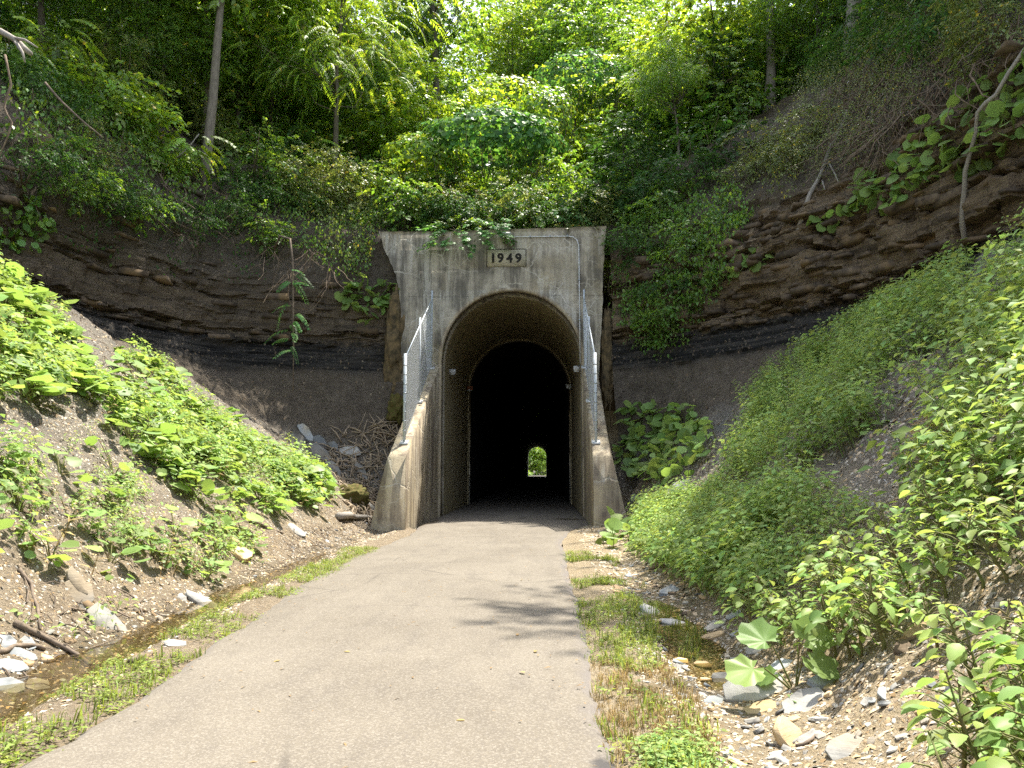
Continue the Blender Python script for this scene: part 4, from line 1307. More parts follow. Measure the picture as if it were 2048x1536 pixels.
back += [(-1, 57, 13, .22, 'broad_b'), (3.2, 59, 13, .22, 'broad_b'), (6.8, 55, 11, .22, 'broad_b'), (1, 69, 18, .22, 'broad_a'), (12.6, 20.8, 2.5, .24, 'broad_b'), (14.6, 25.6, 2.5, .22, 'broad_b'), (18, 20.5, 2, .22, 'broad_a'),
 (-19, 41, 1.5, .2, 'broad_b'), (-23, 44, 2, .2, 'broad_a'), (-27, 36, 2, .2, 'broad_b'), (-13, 42, 1.2, .2, 'broad_b'), (-17, 52, 2, .2, 'broad_a'), (-25, 54, 3, .2, 'broad_b'), (-32, 48, 2, .2, 'broad_a'), 
 (15, 46, 2, .2, 'broad_b'), (20, 50, 2, .2, 'broad_a'), (24, 44, 2, .2, 'broad_b'), (15, 37, 1.5, .2, 'broad_b'), (19, 33, 2, .2, 'broad_b'), (11, 46, 1.5, .2, 'broad_b')]
for a_ in np.linspace(-52, 52, 27):
    d_ = 66 + 7 * math.sin(a_ * 3.1)
    back.append((d_ * math.sin(R(a_)), d_ * math.cos(R(a_)), 2 + 3 * abs(math.sin(a_ * 1.7)), .22, ['broad_a', 'broad_b', 'broad_c'][int(abs(a_) * 7) % 3]))
for a_ in np.linspace(-40, 40, 14):
    d_ = 53 + 4 * math.sin(a_ * 5.3)
    back.append((d_ * math.sin(R(a_)), d_ * math.cos(R(a_)), 1 + 2.5 * abs(math.sin(a_ * 2.9)), .22, ['broad_b', 'broad_a'][int(abs(a_) * 7) % 2]))
back += [(14.2, 22.8, 3.5, .22, 'broad_b')]
words = ['bushy', 'tall', 'slim', 'spreading', 'full-crowned']
for i, (x, y, h, rd, ck) in enumerate(back):
    zn = 'behind the headwall' if -6 < x < 5 else 'on the left slope' if x < 0 else 'on the right slope'
    dp = 'in the near rank' if y < 36 else 'in the middle rank' if y < 48 else 'in the farthest rank'
    kd = {'broad_a': 'bright full-crowned tree', 'broad_b': 'spreading green tree', 'broad_c': 'tall narrow-crowned tree', 'small_a': 'small fine-leaved tree', 'maple_a': 'young sunlit maple', 'maple_b': 'young dark maple'}[ck]
    tree('background_tree', '%s %s, %s of the wood' % (kd, zn, dp), x, y, h, rd, ck, lean=(-1.6, 0) if (x, y) in ((12.6, 20.8),) else (0, 0), seed=20 + i, group='%ss %s, %s' % (kd, zn, dp), scale=rng.uniform(.85, 1.15))
tree('overhanging_tree', 'tree leaning out from the top of the right cliff over the bank and path edge', 12.3, 17.6, 5.0, .2, 'broad_b', lean=(-5.0, -.4), seed=15, scale=.6)
# trees beyond the far mouth of the tunnel
for i, (x, y, h, ck) in enumerate([(-5.5, 262, 2, 'broad_a'), (-1, 272, 1.5, 'broad_b'), (3.5, 266, 2, 'broad_a'), (7, 258, 2, 'broad_c'), (-9, 255, 3, 'broad_b'), (0, 285, 5, 'broad_a'), (-3.4, 256, .3, 'maple_a'), (.6, 257, .3, 'broad_a'), (-1.5, 276, 6, 'broad_a'), (-6, 280, 5, 'broad_b'), (4, 285, 6, 'broad_b'), (-2.6, 262, 1, 'broad_a'), (1.2, 268, 0, 'broad_b')]):
    tree('distant_tree', 'sunlit tree seen small through the far mouth of the tunnel', x, y, h, .2, ck, seed=70 + i, group='trees beyond the far mouth of the tunnel', z=-.2, scale=1.25)

# ------------------------------------------------------------------ shrubs on the slopes
SHRUB = {}
def shrub_mesh(key, seed, kind, n, H, Rad, nc, cr, mat, **kw):
    SHRUB[key] = foliage_mesh('foliage_' + key, np.random.RandomState(seed), kind, n, H, Rad, nc, cr, mat, shape='round', **kw)
shrub_mesh('mid', 31, 'broad', 150, 1.9, 1.3, 14, .6, M['leaf_mid'], scale=.75)
shrub_mesh('bright', 32, 'broad', 150, 1.8, 1.3, 14, .6, M['leaf_bright'], scale=.75)
shrub_mesh('dark', 33, 'small', 260, 1.8, 1.3, 14, .6, M['leaf_dark'])
shrub_mesh('olive', 34, 'small', 240, 1.9, 1.2, 13, .6, M['leaf_olive'])
shrub_mesh('mapled', 35, 'maple', 90, 1.5, 1.3, 10, .6, M['leaf_dark'], up=1.5, scale=.8)
shrub_mesh('pinn', 36, 'pinn', 70, 1.6, 1.3, 10, .6, M['leaf_bright'], droop=.5)
shrub_mesh('heart', 37, 'heart', 130, 1.7, 1.3, 12, .6, M['leaf_blue'])
STEMS = {}
def stem_mesh(key, C):
    b = MB()
    r = np.random.RandomState(len(key))
    for c in C:
        b.tube([(r.normal(0, .06), r.normal(0, .06), -.15), c * [.5, .5, .55] + r.normal(0, .06, 3), c], [.022, .014, .006], 4)
    return b.mesh('stem_' + key, M['stem_brown'], True)
for k_, (me_, C_) in SHRUB.items(): STEMS[k_] = stem_mesh(k_, C_)
def shrub(key, label, x, y, z, s=1.0, group=None, name='shrub', rot=None, sz=None, tilt=(0, 0)):
    root = thing(name, label, 'shrub', (x, y, z), group)
    rr = rng.uniform(0, 6.28) if rot is None else rot
    for nm, me in (('foliage', SHRUB[key][0]), ('stem', STEMS[key])):
        o = obj(nm, me, root, world=False)
        o.rotation_euler = (tilt[0], tilt[1], rr)
        o.scale = (s, s, s * (sz or 1))
    return root
# understorey: filled by area on the upper slopes
P_, N_, Z_ = sample(2600, np.where((tVz > 9.3) & (tC[:, 1] > 14) & (tC[:, 1] < 52) & (np.abs(tC[:, 0]) < 34), 1.0, 0.0))
chosen = []
for p, n, v in zip(P_, N_, Z_):
    right_dirt = p[0] > 4.8 and v < 10.6
    if right_dirt: continue
    dmin = 1.25 if p[1] < 38 else 1.9
    if v < 9.8 and p[0] < -9: dmin = 1.6
    if all((p[0] - q[0]) ** 2 + (p[1] - q[1]) ** 2 > dmin * dmin for q in chosen):
        chosen.append(p)
print('shrubs', len(chosen))
for p in chosen[:260]:
    px, py = project(p[None])
    px, py = px[0], py[0]
    if p[0] > 3 and p[1] < 36: key = rng.choice(['dark', 'mapled', 'mid'], p=[.4, .35, .25])
    elif -7 < p[0] <= 3 and p[1] < 36: key = rng.choice(['bright', 'mid', 'mapled', 'olive'], p=[.4, .3, .15, .15])
    elif p[0] < -7 and p[1] < 34: key = rng.choice(['dark', 'mid', 'olive', 'pinn'], p=[.35, .3, .15, .2])
    else: key = rng.choice(['mid', 'bright', 'dark', 'pinn'], p=[.35, .35, .2, .1])
    s = rng.uniform(.7, 1.35) * (1.0 if p[1] < 36 else 1.5)
    if -5 < p[0] < 3 and p[1] < 31: s *= .6
    lab = {'mid': 'green leafy shrub of the undergrowth on the slope above the cutting', 'bright': 'bright sunlit shrub of the undergrowth on the slope above the cutting', 'dark': 'dark small-leaved shrub of the undergrowth on the slope above the cutting',
           'olive': 'olive-tinted shrub of the undergrowth on the slope above the cutting', 'mapled': 'dark maple seedling of the undergrowth on the slope above the cutting', 'pinn': 'feathery-leaved shrub of the undergrowth on the slope above the cutting', 'heart': 'vine-leaved shrub on the slope above the cutting'}[key]
    zn = ('directly above the headwall' if -5 < p[0] < 3 and p[1] < 33 else 'well back behind the headwall' if -5 < p[0] < 4 else 'on the left side, near the cliff edge' if p[0] < 0 and p[1] < 31 else 'deep on the left side' if p[0] < 0 else 'on the right side near the dirt slope' if p[1] < 32 else 'deep on the right side')
    lab = lab.replace('of the undergrowth on the slope above the cutting', 'in the undergrowth ' + zn)
    shrub(key, lab, p[0], p[1], p[2] - .1, s, group='undergrowth shrubs ' + zn + ': ' + key.replace('mapled', 'maple').replace('pinn', 'feathery'))

for k, x_ in enumerate(np.arange(-5.4, 2.6, .55)):
    key = ['mid', 'dark', 'mapled', 'olive', 'dark'][k % 5]
    y_ = 30.15 + .35 * math.sin(k * 2.3)
    nm_ = {'mid': 'green', 'dark': 'dark small-leaved', 'mapled': 'dark maple-leaved', 'olive': 'olive-tinted'}[key]
    shrub(key, '%s bush crowding right behind the %s of the headwall top' % (nm_, ['far left end', 'left third', 'middle', 'right third', 'right end'][min(4, int((x_ + 5.4) / 1.6))]), x_, y_, ground_z(x_, y_) - .2, rng.uniform(.75, 1.1), group='bushes right behind the headwall top')
# ------------------------------------------------------------------ vines draped in mounds
def vine_mound(label, c, rad, n, seed, mat='leaf_blue', lw=.17, name='vine_mound'):
    r = np.random.RandomState(seed)
    c = np.array(c)
    d = rand_dirs(n * 2, r)
    d = d[(d[:, 2] > -.45)][:n]
    n = len(d)
    lump = 1 + .22 * fbm(d * 2.2 + seed, 3)
    P = c + d * np.array(rad) * (lump * r.uniform(.86, 1.02, n))[:, None]
    nm = d / np.array(rad)
    nm /= np.linalg.norm(nm, axis=1)[:, None]
    nm = nm + r.normal(0, .28, (n, 3)) + [0, 0, .25]
    hd = np.c_[nm[:, 0] * .6 + r.normal(0, .5, n), nm[:, 1] * .6 + r.normal(0, .5, n), -1.0 - 0 * d[:, 2]]
    hd -= nm * ((hd * nm).sum(1) / (nm * nm).sum(1))[:, None] * .85
    B = basis(hd, nm) * (lw * r.uniform(.6, 1.25, n))[:, None, None]
    V, T, A = merge([LEAF_HEART, LEAF_OV], r.choice([0, 1], n, p=[.75, .25]), B, P, r.rand(n))
    root = thing(name, label, 'vine', (c[0], c[1], c[2] - rad[2]))
    obj('foliage', mk_mesh('foliage', V, T, {'rnd': A}, M[mat]), root, kind='stuff')
    b = MB()
    for k in range(26):
        a = r.uniform(0, 6.28)
        e = c + np.array([math.cos(a) * rad[0] * .85, math.sin(a) * rad[1] * .85, r.uniform(-.2, .6) * rad[2]])
        s0 = c + np.array([math.cos(a) * rad[0] * .6 + r.normal(0, .2), math.sin(a) * rad[1] * .6, -rad[2] - .5])
        b.tube([s0, (s0 + e) / 2 + r.normal(0, .15, 3), e], [.016, .012, .006], 4)
    obj('stem', b.mesh('stem', M['stem_brown'], True), root)
    return root
pc = at(985, 285, 32.3)
vine_mound('big mound of blue-green heart-leaved vine hanging above the date panel', pc, (2.8, 1.5, 1.35), 2900, 41, lw=.20)
pc = at(850, 320, 32.6)
vine_mound('paler vine mound joined to the left side of the big heart-leaved mound', pc, (1.7, 1.3, 1.2), 1500, 42, mat='leaf_bright')
pc = at(1165, 165, 37.5)
vine_mound('vine-covered hump high on the slope right of the big vine mound', pc, (2.4, 1.6, 1.5), 1700, 43)
pc = at(1010, 200, 37)
vine_mound('bright sunlit vine hump behind the big vine mound', pc, (2.0, 1.4, 1.1), 1200, 44, mat='leaf_bright')
pc = at(1090, 240, 35)
vine_mound('shaded vine curtain between the two vine humps on the right', pc, (1.4, 1.2, 1.5), 1000, 45, mat='leaf_mid')
# ------------------------------------------------------------------ masks in the view for what grows where
tPX, tPY = project(tC + np.array([0, 0, .15]))
def zone(poly, extra=None):
    w = inpoly(tPX, tPY, poly) & (tVis | (tPX > 2130) | (tPX < -80) | (tPY > 1630))
    if extra is not None: w &= extra
    return w
FRONT = tC[:, 1] > 1.2
RB = (tC[:, 0] > 0) & FRONT
LB = (tC[:, 0] < -2) & FRONT
def poisson(P, d, cap=None):
    keep = []
    for i, p in enumerate(P):
        if all((p[0] - P[j][0]) ** 2 + (p[1] - P[j][1]) ** 2 + (p[2] - P[j][2]) ** 2 > d * d for j in keep):
            keep.append(i)
            if cap and len(keep) >= cap: break
    return keep

# ------------------------------------------------------------------ stones in the rock beds
def block_arr(r, sx, sy, sz):
    V = np.array([[-1, -1, -1], [1, -1, -1], [1, 1, -1], [-1, 1, -1], [-1, -1, 1], [1, -1, 1], [1, 1, 1], [-1, 1, 1]], float)
    V *= 1 + r.uniform(-.14, .10, (8, 3))
    V = V * np.array([sx, sy, sz]) / 2
    b = MB()
    b.hexa(V, r.rand())
    return b
r1 = np.random.RandomState(8)
BLOCKS = []
for k in range(14):
    BLOCKS.append(block_arr(r1, 1, .6, r1.uniform(.10, .26)).mesh('ledge_stone', M['sandstone']))
def ledge_stones(n, mask):
    P, N, Z = sample(n * 6, mask.astype(float))
    for i in poisson(P, .34, n):
        p, nn = P[i], N[i]
        hn = np.array([nn[0], nn[1], 0])
        if np.linalg.norm(hn) < .2: continue
        o = obj('ledge_stone', BLOCKS[r1.randint(14)], hill, world=False)
        a = math.atan2(hn[1], hn[0]) + math.pi / 2 + r1.normal(0, .14)
        o.rotation_euler = (r1.normal(0, .06), r1.normal(0, .05), a)
        s = r1.uniform(.3, .95)
        o.scale = (s, s * .9, s * r1.uniform(.6, 1.2))
        hn /= np.linalg.norm(hn)
        o.location = Vector(p - hn * s * .15)
vis = (tPX > -60) & (tPX < 2110) & (tPY > -60)
ledge_stones(240, vis & (tVz > 7.02) & (tVz < 8.6) & (tC[:, 0] > 3.2) & FRONT)
ledge_stones(36, vis & (tVz > 7.02) & (tVz < 8.3) & (tC[:, 0] < -6) & FRONT)

# ------------------------------------------------------------------ plant templates
def jewel_tpl(r, h, nl, ls, leaf=LEAF_OV):
    V, T, A = [], [], []
    w = .006
    V0 = np.array([(-w, 0, -.05), (w, 0, -.05), (0, .0, h * .9), (0, -w, -.05), (0, w, -.05)])
    hs = h * np.sort(r.uniform(.3, 1.0, nl))
    an = np.arange(nl) * 2.4 + r.normal(0, .3, nl)
    rd = np.interp(hs / h, [.3, .8, 1], [.14, .13, .02]) * r.uniform(.5, 1.3, nl)
    P = np.c_[np.cos(an) * rd, np.sin(an) * rd, hs]
    hd = np.c_[np.cos(an), np.sin(an), r.uniform(-.55, .15, nl)]
    nm = np.c_[r.normal(0, .3, nl), r.normal(0, .3, nl), np.ones(nl)]
    B = basis(hd, nm) * (ls * np.interp(hs / h, [.3, .8, 1], [1.0, 1.0, .6]) * r.uniform(.7, 1.2, nl))[:, None, None]
    V1, T1, A1 = merge([leaf], np.zeros(nl, int), B, P, r.rand(nl) * .6)
    # petioles
    Vp, Tp = [], []
    for p in P:
        k = len(Vp)
        Vp += [(0, 0, p[2] * .8), (.004, .004, p[2] * .8), tuple(p)]
        Tp.append((k, k + 1, k + 2))
    V = np.concatenate([V0, np.array(Vp), V1])
    T = np.concatenate([np.array([(0, 1, 2), (3, 4, 2)]), np.array(Tp) + 5, T1 + 5 + len(Vp)])
    return (V, T, np.concatenate([np.full(5 + len(Vp), .3), A1]))
def colts_tpl(r, nl, dia, hh):
    an = r.uniform(0, 6.28, nl)
    rd = r.uniform(.3, 1.1, nl) * dia * 1.1
    P = np.c_[np.cos(an) * rd, np.sin(an) * rd, hh * r.uniform(.5, 1.1, nl)]
    hd = np.c_[np.cos(an) + r.normal(0, .3, nl), np.sin(an) + r.normal(0, .3, nl), r.uniform(-.5, 0, nl)]
    nm = np.c_[r.normal(0, .3, (nl, 2)) + .25 * np.c_[np.cos(an), np.sin(an)], np.ones(nl)]
    B = basis(hd, nm) * (dia * r.uniform(.6, 1.15, nl))[:, None, None]
    V1, T1, A1 = merge([LEAF_ROUND, LEAF_ROUND2], r.randint(0, 2, nl), B, P - 0 * hd, r.rand(nl) * .5)
    Vp, Tp = [], []
    for p in P:
        k = len(Vp)
        Vp += [(0, 0, -.03), (.008, .006, -.03), tuple(p)]
        Tp.append((k, k + 1, k + 2))
    return (np.concatenate([np.array(Vp), V1]), np.concatenate([np.array(Tp), T1 + len(Vp)]), np.concatenate([np.full(len(Vp), .3), A1]))
def golden_tpl(r, h, nl):
    hs = h * np.linspace(.15, 1, nl)
    an = np.arange(nl) * 2.4
    P = np.c_[0 * hs, 0 * hs, hs]
    hd = np.c_[np.cos(an), np.sin(an), np.full(nl, .35)]
    nm = np.c_[r.normal(0, .2, (nl, 2)), np.ones(nl)]
    B = basis(hd, nm) * (np.interp(hs / h, [0, .6, 1], [.15, .14, .07]))[:, None, None]
    V1, T1, A1 = merge([LEAF_NA], np.zeros(nl, int), B, P, r.rand(nl) * .4)
    V0 = np.array([(-.006, 0, -.05), (.006, 0, -.05), (0, 0, h), (0, -.006, -.05), (0, .006, -.05)])
    return (np.concatenate([V0, V1]), np.concatenate([[(0, 1, 2), (3, 4, 2)], T1 + 5]), np.concatenate([np.full(5, .3), A1]))
r2 = np.random.RandomState(12)
JW = [jewel_tpl(r2, r2.uniform(.32, .55), 15, .105) for _ in range(6)]
JWN = [jewel_tpl(r2, r2.uniform(.32, .55), 15, .10, LEAF_OV6) for _ in range(6)]
JWS = [jewel_tpl(r2, r2.uniform(.14, .28), 10, .075) for _ in range(5)]
CO = [colts_tpl(r2, 6, .20, .22) for _ in range(5)]
COS = [colts_tpl(r2, 5, .13, .14) for _ in range(4)]
GO = [golden_tpl(r2, r2.uniform(.7, 1.1), 34) for _ in range(3)]
def scatter(name, label, w, dens, tpls, mat, smin=.8, smax=1.25, lean=.35, clump=0.0, cscale=.5, probs=None, parent=None):
    n = int(dens * (tArea * w).sum())
    if n < 1: return None
    P, N, Z = sample(n, w.astype(float))
    if clump > 0:
        P_ok = vnoise(P * cscale + 5) * .5 + .5 + .25 * vnoise(P * cscale * 3.1) > clump
        P, N = P[P_ok], N[P_ok]
    n = len(P)
    up = np.array([0, 0, 1.0]) * (1 - lean) + N * lean + rng.normal(0, .12, (n, 3))
    up /= np.linalg.norm(up, axis=1)[:, None]
    az = rng.uniform(0, 6.28, n)
    B = basis(np.c_[np.cos(az), np.sin(az), np.zeros(n)], up)
    # keep the plant's own z along up
    z = up
    x = B[:, :, 0]
    y = np.cross(z, x)
    B = np.stack([x, y, z], 2) * (rng.uniform(smin, smax, n) * (1 + .32 * vnoise(P * .7 + 11)))[:, None, None]
    idx = rng.choice(len(tpls), n, p=probs)
    V, T, A = merge(tpls, idx, B, P, rng.rand(n))
    me = mk_mesh(name, V, T, {'rnd': A}, mat)
    return obj(name, me, parent, kind='stuff', label=label)

# left bank
LV1 = [(-700, 150), (-40, 520), (60, 585), (130, 640), (170, 705), (235, 780), (330, 900), (400, 955), (420, 1005), (350, 965), (250, 875), (180, 800), (100, 790), (0, 770), (-700, 720)]
LV2 = [(215, 720), (240, 705), (330, 735), (400, 795), (470, 845), (560, 880), (640, 940), (665, 1000), (600, 1005), (540, 1025), (470, 1035), (420, 995), (330, 890), (250, 800)]
LV3 = [(-700, 900), (0, 890), (60, 890), (150, 910), (260, 940), (300, 980), (250, 1000), (330, 1060), (420, 1015), (510, 1085), (470, 1105), (400, 1145), (300, 1150), (200, 1130), (100, 1120), (0, 1080), (-700, 1150)]
LV4 = [(0, 790), (150, 820), (290, 900), (300, 960), (100, 900), (0, 870)]
lz1, lz2, lz3, lz4 = zone(LV1, LB & (tVz < 5.9)), zone(LV2, LB & (tVz < 5.9)), zone(LV3, LB & (tVz > 2.6) & (tVz < 5)), zone(LV4, LB & (tVz < 5.4))
scatter('bank_undergrowth', 'dense sunlit jewelweed and coltsfoot covering the crest of the left bank', lz1 | lz2, 32, JW + JWS, M['leaf_jewel'], clump=.44, cscale=.9)
scatter('bank_undergrowth', 'low sunlit weeds on the lower left bank above the ditch', lz3, 38, JWS + JW[:2], M['leaf_jewel'], .7, 1.2, clump=.42, cscale=1.1)
scatter('bank_undergrowth', 'scattered small weeds on the bare grey shale of the left bank', lz4 | (zone([(-300, 780), (420, 780), (560, 1100), (420, 1250), (-300, 1300)], LB & (tVz > 2.6))), 7, JWS, M['leaf_jewel'], .5, 1.0, clump=.5)
scatter('dead_stems', 'dry straw-coloured stalks standing among the bank plants', (lz1 | lz2 | lz3) , 3.0, [golden_tpl(r2, .5, 5), golden_tpl(r2, .35, 4)], M['straw'], .6, 1.2, lean=.6)
scatter('coltsfoot_cover', 'round-leaved coltsfoot cover mixed through the crest and band of the left bank', lz1 | lz2, 9, CO + COS, M['leaf_colts'], .8, 1.5, clump=.34, cscale=.9)
scatter('coltsfoot_cover', 'small round-leaved cover low on the left bank', lz3, 7, COS, M['leaf_colts'], .7, 1.2, clump=.4, cscale=1.1)
# right bank
RV1 = [(1270, 1100), (1290, 1010), (1420, 970), (1560, 960), (1700, 970), (1790, 1040), (1660, 1100), (1570, 1150), (1500, 1215), (1400, 1165), (1330, 1130)]
RV2 = [(1430, 945), (1490, 860), (1530, 755), (1600, 700), (1660, 680), (1740, 612), (1800, 600), (1910, 530), (2048, 440), (2800, 0), (2800, 1050), (2048, 975), (1900, 1010), (1790, 1020), (1700, 950), (1560, 945)]
RV3 = [(1480, 1255), (1540, 1170), (1660, 1100), (1800, 1035), (1900, 1000), (2048, 950), (2800, 950), (2800, 1200), (2048, 1150), (1900, 1190), (1800, 1250), (1700, 1270), (1600, 1295)]
RV4 = [(1915, 1560), (1935, 1430), (1980, 1350), (2048, 1290), (2800, 1350), (2800, 2200), (2100, 2000)]
rz1, rz2, rz3, rz4 = zone(RV1, RB & (tVz > 2.2) & (tVz < 5.5)), zone(RV2, RB & (tVz > 2.8) & (tVz < 6.3)), zone(RV3, RB & (tVz > 2.5) & (tVz < 5.5)), zone(RV4, RB & (tVz > 2.2) & (tVz < 5.5))
GAPS = zone([(1840, 685), (1915, 680), (1920, 740), (1850, 745)]) | zone([(1610, 910), (1720, 880), (1820, 900), (1850, 1020), (1740, 1015), (1660, 970)]) | zone([(1950, 560), (2000, 560), (2010, 610), (1950, 600)])
rz2 &= ~GAPS
rz1 &= ~GAPS
offR = RB & (tPX > 2048) & (tVz > 3.1) & (tVz < 6) & ~rz4 & ~rz3
scatter('bank_undergrowth', 'even mound of mid-green jewelweed at the foot of the right bank', rz1, 62, JW, M['leaf_jewel'], .75, 1.1, clump=.22, cscale=.8)
scatter('bank_undergrowth', 'pale jewelweed covering the upper right bank below the cliff', rz2, 30, JW, M['leaf_jewel'], .6, 1.4, clump=.34, cscale=.6)
scatter('coltsfoot_cover', 'round-leaved cover scattered through the upper right bank', rz2, 2.6, CO + COS, M['leaf_colts'], .5, .85, clump=.45, cscale=.7)
scatter('tall_weeds', 'tall narrow-leaved goldenrod stems on the middle of the right bank', zone([(1480, 960), (1490, 880), (1540, 770), (1680, 700), (1790, 720), (1760, 860), (1600, 930)], RB & (tVz < 6)), 9, GO, M['leaf_jewel'], .7, 1.1, clump=.3)
scatter('bank_undergrowth', 'jewelweed filling in behind the nearest plants on the right bank', (rz3 | rz4 | offR) & (tC[:, 1] < 9.5), 22, JWN, M['leaf_jewel'], .6, 1.0, clump=.36, cscale=1.2)
scatter('dry_grass', 'tuft of dry bent grass in the middle of the right bank', zone([(1800, 850), (1900, 830), (1920, 890), (1820, 920)], RB), 40, [golden_tpl(r2, .4, 12)], M['straw'], .8, 1.2, lean=.8)

# ------------------------------------------------------------------ large-leaved patches: every leaf a part
LEAFMESH = {}
def leafmesh(key, tpl, mat):
    if (key, mat) not in LEAFMESH:
        LEAFMESH[(key, mat)] = mk_mesh('leaf', tpl[0], tpl[1], {'rnd': np.full(len(tpl[0]), .35)}, M[mat])
    return LEAFMESH[(key, mat)]
def leaf_parts(root, P, hd, nm, size, mat, tpls=('r', 'r2')):
    src = {'r': LEAF_ROUND, 'r2': LEAF_ROUND2, 'f': LEAF_FINE, 'f2': LEAF_FINE2, 'm': LEAF_MAPLE, 'h': LEAF_HEART, 'c': LEAF_TOOTH}
    B = basis(hd, nm) * np.asarray(size)[:, None, None]
    rl = np.array(ROOTLOC[root])
    for i in range(len(P)):
        k = tpls[i % len(tpls)]
        o = obj('leaf', leafmesh(k, src[k], mat), root, world=False)
        m = Matrix.Identity(4)
        for a in range(3):
            for b in range(3):
                m[a][b] = B[i][a][b]
            m[a][3] = P[i][a] - rl[a]
        o.matrix_basis = m
def leafy_patch(label, w, n, size, lift, mat='leaf_colts', name='coltsfoot_patch', cat='plant', mind=.12, bump=.25):
    P, N, Z = sample(n * 5, w.astype(float))
    if len(P) == 0: return
    k = poisson(P, mind, n)
    P, N = P[k], N[k]
    n = len(P)
    root = thing(name, label, cat, P.mean(0))
    base = P.copy()
    h = lift * rng.uniform(.5, 1.2, n) * (1 + bump * vnoise(P * 1.5))
    P = P + N * h[:, None] * .6 + np.array([0, 0, 1]) * h[:, None] * .5
    hz = N * np.array([1, 1, 0])
    hd = hz * .9 + rng.normal(0, .6, (n, 3)) + [0, 0, -.35]
    nm = N * .6 + rng.normal(0, .38, (n, 3)) + [0, 0, .55]
    leaf_parts(root, P, hd, nm, size * rng.uniform(.65, 1.2, n), mat)
    b = MB()
    for p, q in zip(base, P):
        b.tube([p - [0, 0, .05], (p + q) / 2 + rng.normal(0, .02, 3), q], [.009, .008, .006], 4, cap=False)
    obj('stem', b.mesh('stem', M['stem_green'], True), root, kind='stuff')
RC = [(1212, 850), (1235, 815), (1290, 800), (1400, 812), (1436, 865), (1415, 940), (1340, 970), (1280, 950), (1235, 910)]
leafy_patch('big patch of round bright leaves on the dirt right of the tunnel', zone(RC, RB & (tC[:, 1] > 20) & (tVz < 6.2)), 280, .33, .30, mind=.13)
leafy_patch('low clump of round leaves at the foot of the right wing wall', zone([(1195, 1075), (1215, 1045), (1290, 1030), (1310, 1070), (1240, 1090)], RB & (tC[:, 1] > 14)), 34, .34, .22, mind=.16)
leafy_patch('clump of round leaves on the ledge left of the headwall', zone([(675, 600), (690, 565), (760, 555), (800, 575), (800, 610), (740, 635)], (tC[:, 0] < -4) & (tC[:, 1] > 22)), 60, .36, .25, mind=.15)
leafy_patch('long band of large pale leaves across the top of the right cliff', zone([(1690, 400), (1750, 330), (1850, 250), (1960, 170), (2060, 110), (2120, 60), (2120, 240), (2060, 270), (1960, 320), (1850, 370), (1760, 415)], RB & (tVz > 7.5)), 300, .29, .24, mind=.11)
leafy_patch('trail of round leaves creeping along the dirt under the ivy corner', zone([(1385, 560), (1430, 530), (1500, 505), (1550, 490), (1550, 510), (1460, 550), (1400, 580)], RB & (tVz > 7)), 40, .30, .18, mind=.13)
leafy_patch('few round leaves on the dirt beside the fallen branch', zone([(1620, 430), (1680, 400), (1740, 380), (1740, 410), (1660, 450)], RB & (tVz > 7)), 30, .28, .16, mind=.13)
# coltsfoot plants on the left crest
def colts_plants(w, n, dia, nl, labels, group, d=.5):
    P, N, Z = sample(n * 8, w.astype(float))
    for j, i in enumerate(poisson(P, d, n)):
        p, nn = P[i], N[i]
        root = thing('coltsfoot', labels(p), 'plant', p, group)
        an = rng.uniform(0, 6.28, nl)
        rd = rng.uniform(.3, 1.2, nl) * dia
        Q = p + np.c_[np.cos(an) * rd, np.sin(an) * rd, 0 * an]
        Q[:, 2] = [ground_z(q[0], q[1]) + dia * rng.uniform(.6, 1.3) for q in Q]
        hd = np.c_[np.cos(an), np.sin(an), rng.uniform(-.6, -.1, nl)] + .6 * nn
        nm = rng.normal(0, .25, (nl, 3)) + nn * .6 + [0, 0, .7]
        leaf_parts(root, Q, hd, nm, dia * rng.uniform(.7, 1.25, nl), 'leaf_colts')
        b = MB()
        for q in Q:
            b.tube([p - [0, 0, .04], (p + q) / 2 + [0, 0, .03], q], [.009, .008, .005], 4, cap=False)
        obj('stem', b.mesh('stem', M['stem_green'], True), root)
colts_plants(lz1 & vis, 34, .30, 8, lambda p: 'coltsfoot with wide round leaves among the weeds on the crest of the left bank', 'coltsfoot plants on the crest of the left bank')
colts_plants(lz2 & vis, 36, .27, 8, lambda p: 'coltsfoot with wide round leaves in the band running down to the wing wall', 'coltsfoot plants in the band down the left bank')
colts_plants(lz3 & vis, 16, .20, 6, lambda p: 'coltsfoot with wide round leaves low on the left bank', 'coltsfoot plants low on the left bank', .7)

# the single coltsfoot with big lobed leaves among the slabs
p = hit(1590, 1372)[0]
root = thing('coltsfoot', 'single plant with four big lobed leaves standing among pale slabs', 'plant', p)
Q = np.array([at(1520, 1330, p[1] - .1), at(1545, 1290, p[1] + .05), at(1600, 1285, p[1]), at(1608, 1310, p[1] - .12), at(1592, 1388, p[1] - .18), at(1556, 1345, p[1] + .1)])
hd = np.array([(-1, -.3, -.35), (-.5, .5, .3), (.6, .3, .25), (.8, -.5, -.5), (.3, -1, -.2), (-.6, .2, -.3)])
nm = np.array([(-.2, -.6, 1), (.1, -.8, .7), (.0, -.8, .8), (.3, -.6, .9), (.1, -.1, 1), (-.2, -.4, 1)])
leaf_parts(root, Q, hd, nm, np.array([.26, .27, .28, .25, .20, .18]), 'leaf_colts', ('c',))
b = MB()
for q in Q: b.tube([p - [0, 0, .05], (p + q) / 2 + [0, 0, -.02], q], [.008, .007, .005], 5, cap=False)
obj('stem', b.mesh('stem', M['stem_green'], True), root)

